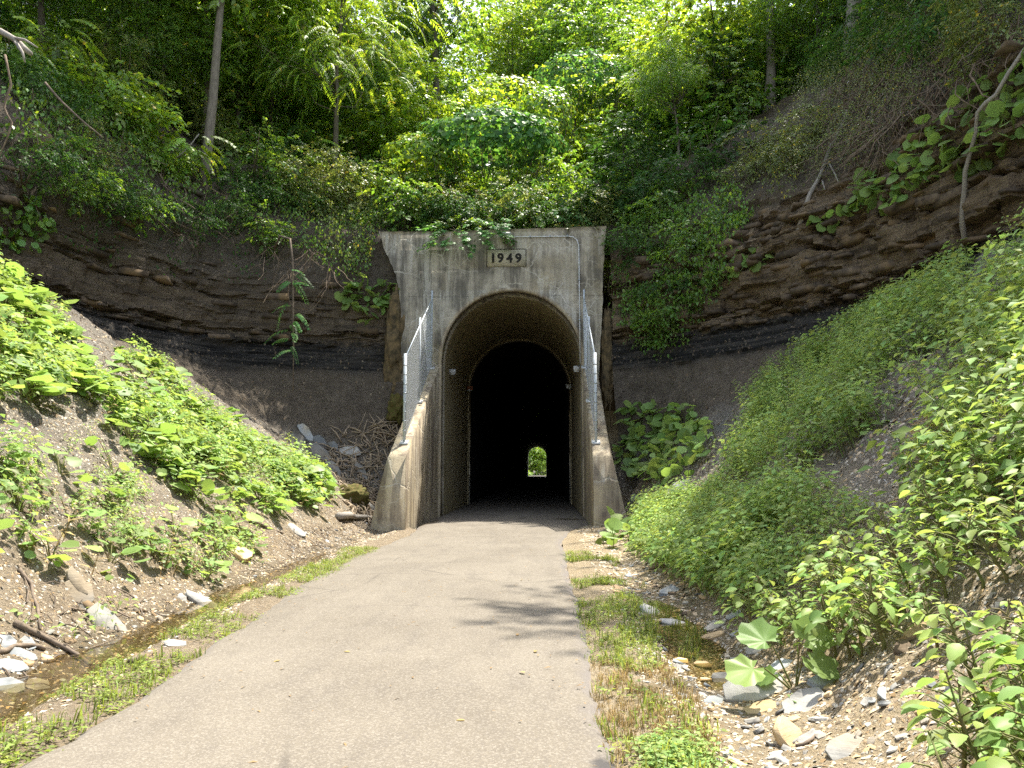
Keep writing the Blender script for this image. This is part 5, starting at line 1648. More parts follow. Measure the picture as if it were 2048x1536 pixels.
# ------------------------------------------------------------------ nearest jewelweed plants, leaf by leaf
def jewelweed(p, h, label, group, ls=.085, nl=22, lean=(0, 0)):
    root = thing('jewelweed', label, 'plant', p, group)
    r = rng
    b = MB()
    base = np.array(p)
    topv = np.array([lean[0], lean[1], h])
    mid = base + topv * .5 + np.r_[r.normal(0, .03, 2), 0]
    tip = base + topv
    b.tube([base - [0, 0, .05], base + [0, 0, h * .1], mid, tip], [.011, .010, .008, .003], 6)
    f = np.sort(r.uniform(.22, 1, nl))
    f[-4:] = [.96, .98, 1, 1]
    an = np.arange(nl) * 2.4 + r.normal(0, .35, nl)
    rd = np.interp(f, [.2, .45, .85, 1], [.10, .22, .13, .02]) * r.uniform(.6, 1.2, nl) * (h / .6)
    S = np.where((f < .5)[:, None], base + (mid - base) * (f * 2)[:, None], mid + (tip - mid) * ((f - .5) * 2)[:, None])
    Q = S + np.c_[np.cos(an) * rd, np.sin(an) * rd, rd * .45]
    for s_, q in zip(S, Q):
        b.tube([s_, (s_ + q) / 2 + [0, 0, .012], q], [.004, .0035, .0025], 4, cap=False)
    obj('stem', b.mesh('stem', M['stem_green'], True), root)
    hd = np.c_[np.cos(an), np.sin(an), r.uniform(-.7, .05, nl)]
    nm = np.c_[r.normal(0, .3, (nl, 2)), np.ones(nl)]
    leaf_parts(root, Q, hd, nm, ls * np.interp(f, [.2, .5, .9, 1], [.9, 1.25, 1.0, .6]) * r.uniform(.75, 1.2, nl), 'leaf_jewel', ('f', 'f2'))
def jewels(w, n, d, label, group, hmin, hmax, ls=.085, nl=22):
    P, N, Z = sample(n * 8, w.astype(float) / (1 + .02 * tC[:, 1] ** 2))
    P = P[P[:, 1] > 2.0]
    for i in poisson(P, d, n):
        jewelweed(P[i], rng.uniform(hmin, hmax), label, group, ls, nl, rng.normal(0, .06, 2) - np.array([.10, 0]))
near3 = rz3 & (tPX < 2150)
jewels(near3 & (tC[:, 1] < 7.5), 34, .22, 'tall jewelweed with broad oval leaves in the sunlit stand on the near right bank', 'jewelweed of the sunlit stand on the near right bank', .36, .54, .09)
jewels(rz4 & (tPX < 2250) & (tPY < 1900), 30, .17, 'jewelweed with broad oval leaves in the bottom right corner', 'jewelweed in the bottom right corner', .34, .52, .085)
for (px, py, h, l) in [(1770, 1300, .52, 'jewelweed with thick pale stem rising from the gravel behind the lone coltsfoot'), (1700, 1320, .42, 'jewelweed just right of the lone coltsfoot'), (1655, 1275, .5, 'jewelweed leaning out over the lone coltsfoot'),
                       (1500, 1240, .4, 'outermost jewelweed beside the puddle stones'), (1875, 1300, .3, 'short jewelweed on the gravel between two stands')]:
    jewelweed(hit(px, py)[0], h, l, None, .09, 24, (-.08, -.03))

# ------------------------------------------------------------------ ivy and hanging shrubs on the cliffs
def ivy(label, poly, extra, dens, size, thick, mat, name='ivy', tp=None):
    w = zone(poly, extra)
    n = int(dens * (tArea * w).sum())
    P, N, Z = sample(max(n, 1), w.astype(float))
    if n > 400:
        kp = fbm(P * .8 + 7, 3) > -.5
        P, N = P[kp], N[kp]
    n = len(P)
    lump = .5 + .6 * (vnoise(P * 1.1 + 3) * .5 + .5)
    P = P + N * (rng.rand(n) ** .7 * thick * lump)[:, None] - np.array([0, 0, 1]) * (rng.rand(n) * .25 * thick)[:, None]
    hd = np.c_[rng.normal(0, .6, (n, 2)), np.full(n, -1.0)]
    nm = N + rng.normal(0, .45, (n, 3)) + [0, 0, .3]
    B = basis(hd, nm) * (size * rng.uniform(.6, 1.3, n))[:, None, None]
    tp = tp or [LEAF_OV, LEAF_DI]
    V, T, A = merge(tp, rng.randint(0, len(tp), n), B, P, rng.rand(n))
    root = thing(name, label, 'ivy', P.mean(0))
    obj('foliage', mk_mesh('foliage', V, T, {'rnd': A}, M[mat]), root, kind='stuff')
    b = MB()
    for i in range(0, min(n, 60 * 40), 40):
        b.tube([P[i], P[i] + [rng.normal(0, .1), rng.normal(0, .1), -.3], P[i] + [rng.normal(0, .2), rng.normal(0, .2), -.7]], [.01, .008, .004], 4, cap=False)
    obj('stem', b.mesh('stem', M['stem_brown'], True), root, kind='stuff')
    return root
ivy('dark glossy ivy hanging down the rock right of the headwall', [(1235, 420), (1300, 360), (1450, 340), (1510, 400), (1480, 500), (1420, 570), (1375, 640), (1330, 690), (1270, 660), (1250, 560), (1300, 500), (1240, 470)], (tC[:, 0] > 2.6) & (tVz > 6.5) & (tC[:, 1] > 20), 260, .13, .8, 'leaf_mid')
ivy('small green creeper on the shaded rock beside the headwall edge', [(1205, 520), (1240, 510), (1260, 560), (1255, 640), (1215, 640)], (tC[:, 0] > 2) & (tC[:, 1] > 24), 120, .12, .4, 'leaf_mid')
ivy('leafy creeper spilling down the dirt left of the headwall', [(420, 390), (560, 390), (740, 400), (760, 470), (740, 540), (690, 555), (640, 520), (560, 470), (450, 440)], (tC[:, 0] < -4.8) & (tVz > 7.2) & (tC[:, 1] > 24), 130, .12, .8, 'leaf_mid', tp=[LEAF_OV, LEAF_DI])
ivy('sunlit pale leafy shrub hanging beside the left headwall corner', [(640, 420), (720, 400), (765, 440), (745, 500), (700, 540), (655, 500)], (tC[:, 0] < -4.8) & (tVz > 8) & (tC[:, 1] > 24), 120, .11, 1.3, 'leaf_olive')
ivy('thin dark creeper scattered over the left cliff face', [(130, 380), (420, 400), (560, 480), (520, 560), (300, 520), (120, 470)], (tC[:, 0] < -6) & (tVz > 7.5), 34, .11, .5, 'leaf_dark')
ivy('round-leaved creeper at the far left edge of the cliff', [(-150, 330), (40, 340), (110, 430), (70, 480), (-10, 470), (-150, 480)], (tC[:, 0] < -6) & (tVz > 6.5), 60, .17, .4, 'leaf_mid', tp=[LEAF_HEART])
ivy('pale wispy shrub clinging under the right roots', [(1490, 290), (1560, 250), (1620, 300), (1600, 380), (1500, 400)], (tC[:, 0] > 3) & (tVz > 8.5), 90, .10, .8, 'leaf_olive')
ivy('dark undergrowth hanging over the brown dirt of the left cliff edge', [(0, 120), (120, 130), (260, 260), (400, 380), (330, 420), (200, 380), (80, 300), (0, 240)], (tC[:, 0] < -6) & (tVz > 8.2), 130, .14, .9, 'leaf_mid')
def px_shrubs(lst):
    for (px, py, key, s, label, nm) in lst:
        p, n = hit(px, py)
        hz = np.array([n[0], n[1], 0])
        q = p + hz * .3 * s
        shrub(key, label, q[0], q[1], q[2] - .5 * s, s, name=nm)
px_shrubs([
 (130, 175, 'pinn', 1.4, 'feathery bush highest on the left cliff edge', 'feathery_bush'), (215, 260, 'bright', 1.5, 'broad-leaved bush overhanging the tan rock outcrop', 'feathery_bush'), (290, 300, 'pinn', 1.3, 'lowest feathery bush overhanging the left cliff, lit by sun', 'feathery_bush'),  # brighter leaf colour stands in for sunlight on these bushes
 (165, 225, 'bright', 1.4, 'bright bush between the upper feathery bushes on the left cliff', 'shrub'), (335, 345, 'bright', .6, 'small bush just left of the slender trunk base', 'shrub'),
 (35, 335, 'dark', .9, 'dark bush on the left cliff face at the picture edge', 'shrub'), (110, 365, 'mid', .8, 'green bush rooted in the left cliff below the outcrop', 'shrub'), (195, 400, 'dark', .8, 'dark bush hanging in the middle of the left cliff', 'shrub'), (265, 425, 'mid', .7, 'green tuft on the left cliff left of the slender trunk', 'shrub'), (350, 440, 'dark', .8, 'dark tuft on the left cliff straight under the slender trunk', 'shrub'),
 (470, 385, 'dark', 1.0, 'dark bush right of the slender trunk base', 'shrub'), (540, 400, 'dark', 1.1, 'dark bush halfway between slender trunk and headwall', 'shrub'), (610, 410, 'olive', 1.1, 'olive bush nearer the headwall on the left slope', 'shrub'),
 (690, 420, 'olive', 1.2, 'pale olive bush at the left headwall corner', 'shrub'), (730, 395, 'bright', .9, 'sunlit bush just above the left headwall corner', 'shrub'),
 (1290, 390, 'mapled', 1.1, 'dark maple sprays above the right headwall corner', 'shrub'), (1380, 370, 'dark', 1.2, 'dark bush on the ivy corner', 'shrub'), (1230, 420, 'mapled', .8, 'low dark maple right behind the headwall corner', 'shrub'),
 (1335, 430, 'mid', .9, 'green bush hanging at the top of the ivy on the right corner', 'shrub'), (1290, 505, 'dark', .8, 'dark bush hanging half way down the ivy next to the headwall', 'shrub'), (1375, 510, 'mid', .8, 'green bush bulging from the outer side of the ivy', 'shrub'), (1335, 580, 'dark', .8, 'dark bush low in the hanging ivy', 'shrub'), (1325, 640, 'mid', .6, 'lowest green tuft at the tip of the hanging ivy', 'shrub'),
 (1530, 330, 'olive', 1.0, 'olive bush left of the root mat', 'shrub'), (1600, 300, 'olive', .9, 'second olive bush against the root mat', 'shrub'),
 (60, 60, 'mid', 1.2, 'bush in the top left corner', 'shrub'), (30, 150, 'dark', 1.0, 'dark bush on the left edge under the corner bush', 'shrub'), (90, 215, 'dark', .9, 'dark bush above the tan outcrop', 'shrub'), (160, 310, 'olive', .7, 'small olive bush below the tan outcrop', 'shrub'), (430, 430, 'dark', .7, 'dark creeper bush under the slender trunk', 'shrub'), (520, 470, 'mid', .7, 'bush hanging on the left cliff face', 'shrub'), (1430, 300, 'mapled', 1.3, 'broad dark maple bush above the ivy corner', 'shrub'), (1500, 240, 'mid', 1.3, 'bush on the skyline side of the ivy corner', 'shrub'), (1570, 180, 'mid', 1.3, 'bush below the thick grey trunk', 'shrub'),
 (1620, 130, 'dark', 1.3, 'dark bush at the base of the thick grey trunk', 'shrub'), (1760, 90, 'dark', 1.2, 'dark bush above the root mat', 'shrub'), (1900, 40, 'dark', 1.3, 'dark bush in the top right corner', 'shrub'), (1985, 30, 'dark', 1.2, 'dark bush at the very top right edge', 'shrub'), (2035, 60, 'olive', 1.0, 'olive bush hanging at the top right edge', 'shrub'), (1840, 60, 'olive', 1.0, 'olive bush among the wispy shrub', 'shrub'),
])
# maple sprays over the top of the headwall
def spray_plant(name, label, cat, p, kind, n, ext, mat, seed, scale=1.0, stem_mat='stem_brown'):
    r = np.random.RandomState(seed)
    root = thing(name, label, cat, p)
    P = np.array(p) + (r.rand(n, 3) - .5) * np.array(ext) * 2
    hd = P - np.array(p) + r.normal(0, .3, (n, 3))
    hd[:, 1] -= .5
    hd[:, 2] = hd[:, 2] * .4 - .35
    nm = np.c_[r.normal(0, .25, (n, 2)) + [0, -.35], np.ones(n)]
    B = basis(hd, nm) * (scale * r.uniform(.8, 1.2, n))[:, None, None]
    V, T, A = merge(SPR[kind], r.randint(0, len(SPR[kind]), n), B, P, r.rand(n))
    obj('foliage', mk_mesh('foliage', V, T, {'rnd': A}, M[mat]), root, kind='stuff')
    b = MB()
    for q in P[::2]:
        o_ = q + (np.array(p) - q) * .35 + r.normal(0, .2, 3) + [0, .35, -.25]
        b.tube([o_, (o_ + q) / 2 + r.normal(0, .05, 3), q], [.014, .009, .004], 4, cap=False)
    obj('stem', b.mesh('stem', M[stem_mat], True), root, kind='stuff')
q = at(945, 462, 28.35)
spray_plant('maple_sapling', 'dark maple sprays hanging over the headwall top left of the lamp', 'sapling', q, 'maple', 46, (1.25, .3, .42), 'leaf_blue', 51, .95)
q = at(1080, 425, 29.4)
spray_plant('maple_sapling', 'blue-green maple sprays just behind the headwall top above the date', 'sapling', q, 'maple', 24, (1.5, .4, .3), 'leaf_blue', 52, .8)
q = at(1150, 448, 29.0)
spray_plant('creeper', 'small bright creeper on the headwall top near the right corner', 'plant', q, 'small', 14, (.6, .3, .12), 'leaf_mid', 53, .6)
q = at(1330, 150, 33.5)
spray_plant('maple_bough', 'yellow-green maple bough hanging in sunlight right of centre', 'branch', q, 'maple', 46, (2.2, 1.2, 1.0), 'leaf_bright', 54, 1.0)
q = at(1440, 130, 32)
spray_plant('maple_bough', 'second sunlit maple bough nearer the grey trunk', 'branch', q, 'maple', 30, (1.3, 1.0, 1.0), 'leaf_bright', 55, 1.0)
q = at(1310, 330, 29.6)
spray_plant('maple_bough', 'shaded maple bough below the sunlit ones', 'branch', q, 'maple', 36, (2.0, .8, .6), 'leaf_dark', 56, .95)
q = at(620, 90, 30)
spray_plant('ailanthus_bough', 'long feathery backlit fronds at the upper left of the picture', 'branch', q, 'ailan', 60, (2.5, 1.3, 1.5), 'leaf_bright', 57, 1.05)
q = at(750, 120, 31)
spray_plant('ailanthus_bough', 'feathery fronds nearer the centre, lit from behind', 'branch', q, 'ailan', 34, (1.4, 1.0, 1.2), 'leaf_bright', 58, 1.0)
# hanging sapling on the left cliff
p0_ = at(565, 470, 26.2)
pts = [at(548, 500, 26.6), at(560, 472, 26.3), at(580, 478, 26.0), at(585, 520, 25.9), at(586, 600, 25.9), at(587, 690, 25.9), at(586, 785, 25.95)]
root = thing('hanging_sapling', 'slim sapling with feathery leaves hanging in front of the left cliff', 'sapling', pts[-1])
b = MB()
b.tube(pts, [.04, .045, .04, .035, .03, .02, .012], 6)
obj('stem', b.mesh('stem', M['stick'], True), root)
rf = np.random.RandomState(19)
fr = [(586 + rf.uniform(-6, 6), y_) for y_ in (540, 548, 556, 562, 570, 600, 612, 625, 633, 642, 650, 660, 668, 680, 690, 700)]
P = np.array([at(a_, b_, 25.85) for a_, b_ in fr])
hd = np.c_[np.where(rf.rand(len(fr)) < .68, 1, -1) * rf.uniform(.3, 1, len(fr)), rf.normal(-.5, .5, len(fr)), rf.uniform(-.7, .1, len(fr))]
nm = np.c_[rf.normal(0, .4, len(fr)), rf.normal(-.5, .3, len(fr)), np.ones(len(fr))]
V, T, A = merge(SPR['ailan'] + SPR['pinn'], rf.randint(0, 6, len(fr)), basis(hd, nm) * rf.uniform(.65, 1.15, len(fr))[:, None, None], P, rf.rand(len(fr)))
obj('foliage', mk_mesh('foliage', V, T, {'rnd': A}, M['leaf_blue']), root, kind='stuff')

# ------------------------------------------------------------------ roots, branches, sticks
def on_slope(pxs, lift=.05):
    out = []
    for px, py in pxs:
        p, n = hit(px, py)
        out.append(p + n * lift * (1 if n[2] > -0.2 else -1))
    return out
def branch(name, label, pts, rad, mat, cat='branch', twigs=()):
    pts = [np.array(p) for p in pts]
    root = thing(name, label, cat, pts[0])
    dn = []
    for a, c in zip(pts[:-1], pts[1:]):
        dn += [a, (a + c) / 2 + rng.normal(0, .18 * np.linalg.norm(c - a) * .3, 3) * .5]
    dn.append(pts[-1])
    b = MB()
    rr = np.linspace(rad, rad * .55, len(dn)) * rng.uniform(.85, 1.15, len(dn))
    b.tube(dn, rr, 8)
    main = obj('stem', b.mesh('stem', M[mat], True), root)
    for tw in twigs:
        b = MB()
        b.tube(tw, np.linspace(rad * .5, rad * .2, len(tw)), 6)
        obj('side_twig', b.mesh('side_twig', M[mat], True), root)
    return root
pts = on_slope([(1592, 462), (1625, 395), (1655, 330), (1680, 272), (1700, 222)], .12)
branch('fallen_branch', 'pale dead branch lying down the dirt below the root mat', pts, .075, 'wood_grey', twigs=[on_slope([(1658, 325), (1675, 350), (1686, 378)], .12), on_slope([(1640, 362), (1648, 385)], .1)])
e = hit(1910, 522)[0]
Yb = e[1]
pp = [(1910, 522, 0), (1928, 487, -.3), (1925, 450, -.6), (1929, 380, -1.0), (1942, 300, -1.5), (1955, 225, -2.0), (1992, 190, -2.4), (2050, 98, -3.0), (2120, 20, -3.6)]
branch('dead_limb', 'long smooth grey dead limb slanting down in front of the right cliff', [at(a_, b_, Yb + d_) for a_, b_, d_ in pp], .062, 'wood_grey')
pts = [at(-60, 40, 15.5), at(0, 62, 15.3), at(35, 82, 15.2), at(62, 108, 15.2)]
branch('broken_log', 'splintered pale log end poking in at the upper left edge', pts, .085, 'wood_grey', twigs=[[at(20, 75, 15.3), at(50, 80, 15.0), at(75, 95, 14.9)], [at(30, 82, 15.2), at(45, 105, 15.0), at(50, 125, 15.0)]])
def hang_roots(name, label, starts, n, mat, length, rad, seed, lift=.25):
    r = np.random.RandomState(seed)
    b = MB()
    for k in range(n):
        p = starts[r.randint(len(starts))].copy() + r.normal(0, .12, 3)
        q = [p.copy()]
        d = np.r_[r.normal(0, .5, 2), -1.0]
        L = length * r.uniform(.4, 1.2)
        for s_ in range(6):
            d = d + np.r_[r.normal(0, .35, 2), r.normal(0, .12)]
            d[2] = min(d[2], -.3)
            p = p + d / np.linalg.norm(d) * L / 6
            q.append(p.copy())
        b.tube(q, np.linspace(rad, rad * .4, len(q)) * r.uniform(.5, 1.3), 4, cap=False)
    root = thing(name, label, 'roots', starts.mean(0))
    obj('root', b.mesh('root', M[mat], True), root, kind='stuff')
    return root
w = zone([(1640, 230), (1720, 130), (1850, 90), (2050, 30), (2050, 90), (1930, 220), (1800, 330), (1700, 330)], RB & (tVz > 8.6))
S, SN, _ = sample(420, w.astype(float))
SN = SN * np.sign(SN[:, 2:3] + 1e-6)
hang_roots('root_mat', 'tangle of bare brown roots hanging over the right dirt slope', S + SN * rng.uniform(.1, .6, (len(S), 1)), 640, 'root', 1.9, .019, 61)
w = zone([(1600, 200), (1650, 90), (1760, 40), (1900, 0), (2060, 0), (2060, 70), (1940, 150), (1820, 260), (1720, 340), (1640, 340)], RB & (tVz > 8.6))
S, SN, _ = sample(2100, w.astype(float))
SN = SN * np.sign(SN[:, 2:3] + 1e-6)
n = len(S)
Pq = S + SN * rng.uniform(.3, 1.1, (n, 1))
hd = np.c_[rng.normal(0, .5, n) - .5, rng.normal(0, .5, n) - .4, rng.normal(-.5, .4, n)]
V, T, A = merge(SPR['wisp'], rng.randint(0, 4, n), basis(hd, SN + rng.normal(0, .4, (n, 3))) * rng.uniform(.8, 1.5, n)[:, None, None], Pq, rng.rand(n))
root = thing('wispy_shrub', 'fine wispy grey-green shrub sprawling over the root mat', 'shrub', S.mean(0))
obj('foliage', mk_mesh('foliage', V, T, {'rnd': A}, M['leaf_olive']), root, kind='stuff')
w = zone([(0, 180), (260, 170), (420, 380), (640, 440), (620, 520), (300, 450), (0, 330)], (tC[:, 0] < -5) & (tVz > 8.4))
S, SN, _ = sample(320, w.astype(float))
SN = SN * np.sign(SN[:, 2:3] + 1e-6)
hang_roots('root_fringe', 'thin bare roots dangling from the left cliff edge', S + SN * rng.uniform(.1, .5, (len(S), 1)), 240, 'root', 2.0, .013, 62)
S = np.array([at(540, 500, 26.3), at(620, 500, 26.2), at(660, 540, 26.4), at(580, 540, 26.2)])
hang_roots('twig_tangle', 'bare looping twigs around the top of the hanging sapling', S, 36, 'root', 1.5, .014, 63)
branch('pale_root', 'pale twisted root hanging at the left edge of the picture', [at(10, 110, 15.2), at(22, 170, 15.2), at(8, 215, 15.2), at(24, 245, 15.2), at(4, 300, 15.3), at(-6, 330, 15.3)], .024, 'root', cat='root')
branch('cliff_root', 'thick root gripping the left cliff edge beside the slender trunk', on_slope([(400, 392), (370, 378), (335, 362), (325, 380)], .10), .09, 'bark', cat='root')
branch('thin_branch', 'thin pale branch leaning against the slender trunk', [at(335, 345, 26.2), at(350, 318, 26.4), at(385, 285, 26.8), at(398, 268, 27.0)], .03, 'wood_grey')
branch('slope_branch', 'thin bare branch sloping down through the left feathery bush', [at(90, 165, 19.5), at(125, 205, 19.5), at(180, 255, 19.6), at(205, 275, 19.7)], .035, 'stick')
# sticks by the left ditch
for label, pxs, rad, mat in [
  ('long stick slanting down to the ditch at lower left', [(25, 1248), (90, 1280), (130, 1300), (180, 1335)], .028, 'stick'),
  ('bent stick standing up the lower left bank', [(35, 1140), (60, 1170), (72, 1215), (78, 1262)], .022, 'stick'),
  ('dark stick lying at the left edge above the blue shale', [(-10, 1310), (25, 1296), (60, 1294), (90, 1302)], .026, 'stick'),
  ('short dark stick on the grey bank near the ochre boulder', [(497, 1043), (530, 1055), (565, 1068)], .03, 'stick'),
  ('stick lying in the ditch water', [(260, 1330), (285, 1318), (305, 1310)], .03, 'stick'),
  ('stick poking from the slab pile under the coal seam', [(700, 915), (660, 900), (600, 880)], .03, 'stick'),
  ('stick among orange stones by the right mound', [(1300, 1140), (1330, 1132), (1358, 1120)], .024, 'stick'),
  ('twig propped beside the white stone right of the path', [(1428, 1352), (1445, 1342), (1460, 1332)], .012, 'stick_pale'),
  ('crooked stick on the gravel at lower right', [(1595, 1495), (1610, 1492), (1625, 1482), (1632, 1472)], .012, 'stick')]:
    branch('stick', label, on_slope(pxs, rad * .8), rad, mat, cat='stick')
b0 = on_slope([(672, 1036), (705, 1038), (745, 1040)], .07)
branch('rotten_log', 'rotten split log lying beside the left wing wall', b0, .09, 'wood_grey', cat='log')
# woody litter beside the left wing wall
w = zone([(650, 900), (700, 850), (800, 830), (810, 900), (770, 980), (740, 1040), (690, 1000)], LB & (tC[:, 1] > 18))
S, SN, _ = sample(420, w.astype(float))
b = MB()
for p, n in zip(S, SN):
    n = n * np.sign(n[2])
    d = np.cross(n, rng.normal(size=3))
    d /= np.linalg.norm(d)
    L = rng.uniform(.15, 1.1)
    b.tube([p + n * .03, p + d * L * .5 + n * rng.uniform(.03, .14), p + d * L + n * .05 - [0, 0, .05]], [.024, .02, .01] * np.array(rng.uniform(.5, 1.4)), 5, a=rng.rand())
o = obj('twig_litter', b.mesh('twig_litter', M['stick_pale'], True), kind='stuff', label='heap of pale broken twigs between the left cliff and the wing wall')

w = zone([(-60, 1150), (120, 1130), (330, 1180), (480, 1150), (600, 1040), (740, 1040), (500, 1200), (250, 1330), (60, 1420), (-60, 1430)], LB & (tVz > 2.2) & (tVz < 4.3))
S, SN, _ = sample(170, w.astype(float))
b = MB()
for p, n in zip(S, SN):
    n = n * np.sign(n[2])
    d = np.cross(n, rng.normal(size=3))
    d /= np.linalg.norm(d)
    L = rng.uniform(.08, .45)
    b.tube([p + n * .012, p + d * L * .5 + n * rng.uniform(.015, .05) + rng.normal(0, .012, 3), p + d * L + n * .015], np.array([.007, .006, .004]) * rng.uniform(.5, 1.4), 4, a=rng.rand(), cap=False)
obj('twigs', b.mesh('twigs', M['stick'], True), kind='stuff', label='thin broken twigs scattered over the gravel at the foot of the left bank')
# ------------------------------------------------------------------ stones
def slab_mesh(r, w, d, h, mat, n=8):
    a = np.sort(np.linspace(0, 6.28, n, endpoint=False) + r.uniform(-.25, .25, n))
    rad = r.uniform(.84, 1.1, n) if n > 5 else r.uniform(.65, 1.12, n)
    xy = np.c_[np.cos(a) * rad * w / 2, np.sin(a) * rad * d / 2]
    if r.rand() < .5:                        # squarer plate
        xy = np.sign(xy) * np.abs(xy / [w / 2, d / 2]) ** .7 * [w / 2, d / 2]
    h = h * .55
    L = [(1.0, -h * .5), (1.03, -h * .05), (.985, h * .0), (1.02, h * .44), (.97, h * .5)]
    V = []
    for s_, z in L:
        for q in xy * (s_ + r.uniform(-.03, .03, (n, 1))):
            V.append((q[0], q[1], z + r.normal(0, h * .06)))
    V.append((0, 0, h * .5 + r.normal(0, h * .05)))
    V.append((0, 0, -h * .5))
    T = []
    for k in range(len(L) - 1):
        for i in range(n):
            j = (i + 1) % n
            T += [(k * n + i, k * n + j, (k + 1) * n + j), (k * n + i, (k + 1) * n + j, (k + 1) * n + i)]
    t_ = (len(L) - 1) * n
    for i in range(n):
        j = (i + 1) % n
        T += [(t_ + i, t_ + j, len(V) - 2), (j, i, len(V) - 1)]
    V = np.array(V)
    return mk_mesh('stone', V, T, {'rnd': np.full(len(V), .3)}, mat, smooth=False)
rs = np.random.RandomState(77)
def stone(px, py, wpx, asp, thick, mat, label, tilt=(0, 0), rz=None, lift=.25, name='stone_slab', cat='stone', group=None):
    p, n = hit(px, py)
    s = wpx * np.linalg.norm(p - np.array([0, 0, EYE])) / FPX
    me = slab_mesh(rs, s, s * asp, s * thick, M[mat], 7 if wpx > 30 else 5)
    o = obj(name, me, None, label=label, cat=cat, group=group)
    n = n * np.sign(n[2] if abs(n[2]) > 1e-3 else 1)
    up = Vector(n * .8 + (np.array([.22, -.5, .15]) if px < 1000 else np.array([-.05, -.32, .2])) * (1 if wpx > 28 else 0)).normalized()
    q = Vector((0, 0, 1)).rotation_difference(up)
    o.rotation_mode = 'QUATERNION'
    o.rotation_quaternion = q @ Euler((tilt[0], tilt[1], rs.uniform(-.5, .5) if rz is None else rz)).to_quaternion()
    o.location = Vector(p) + up * s * thick * (lift * .6 - .06)
    return o
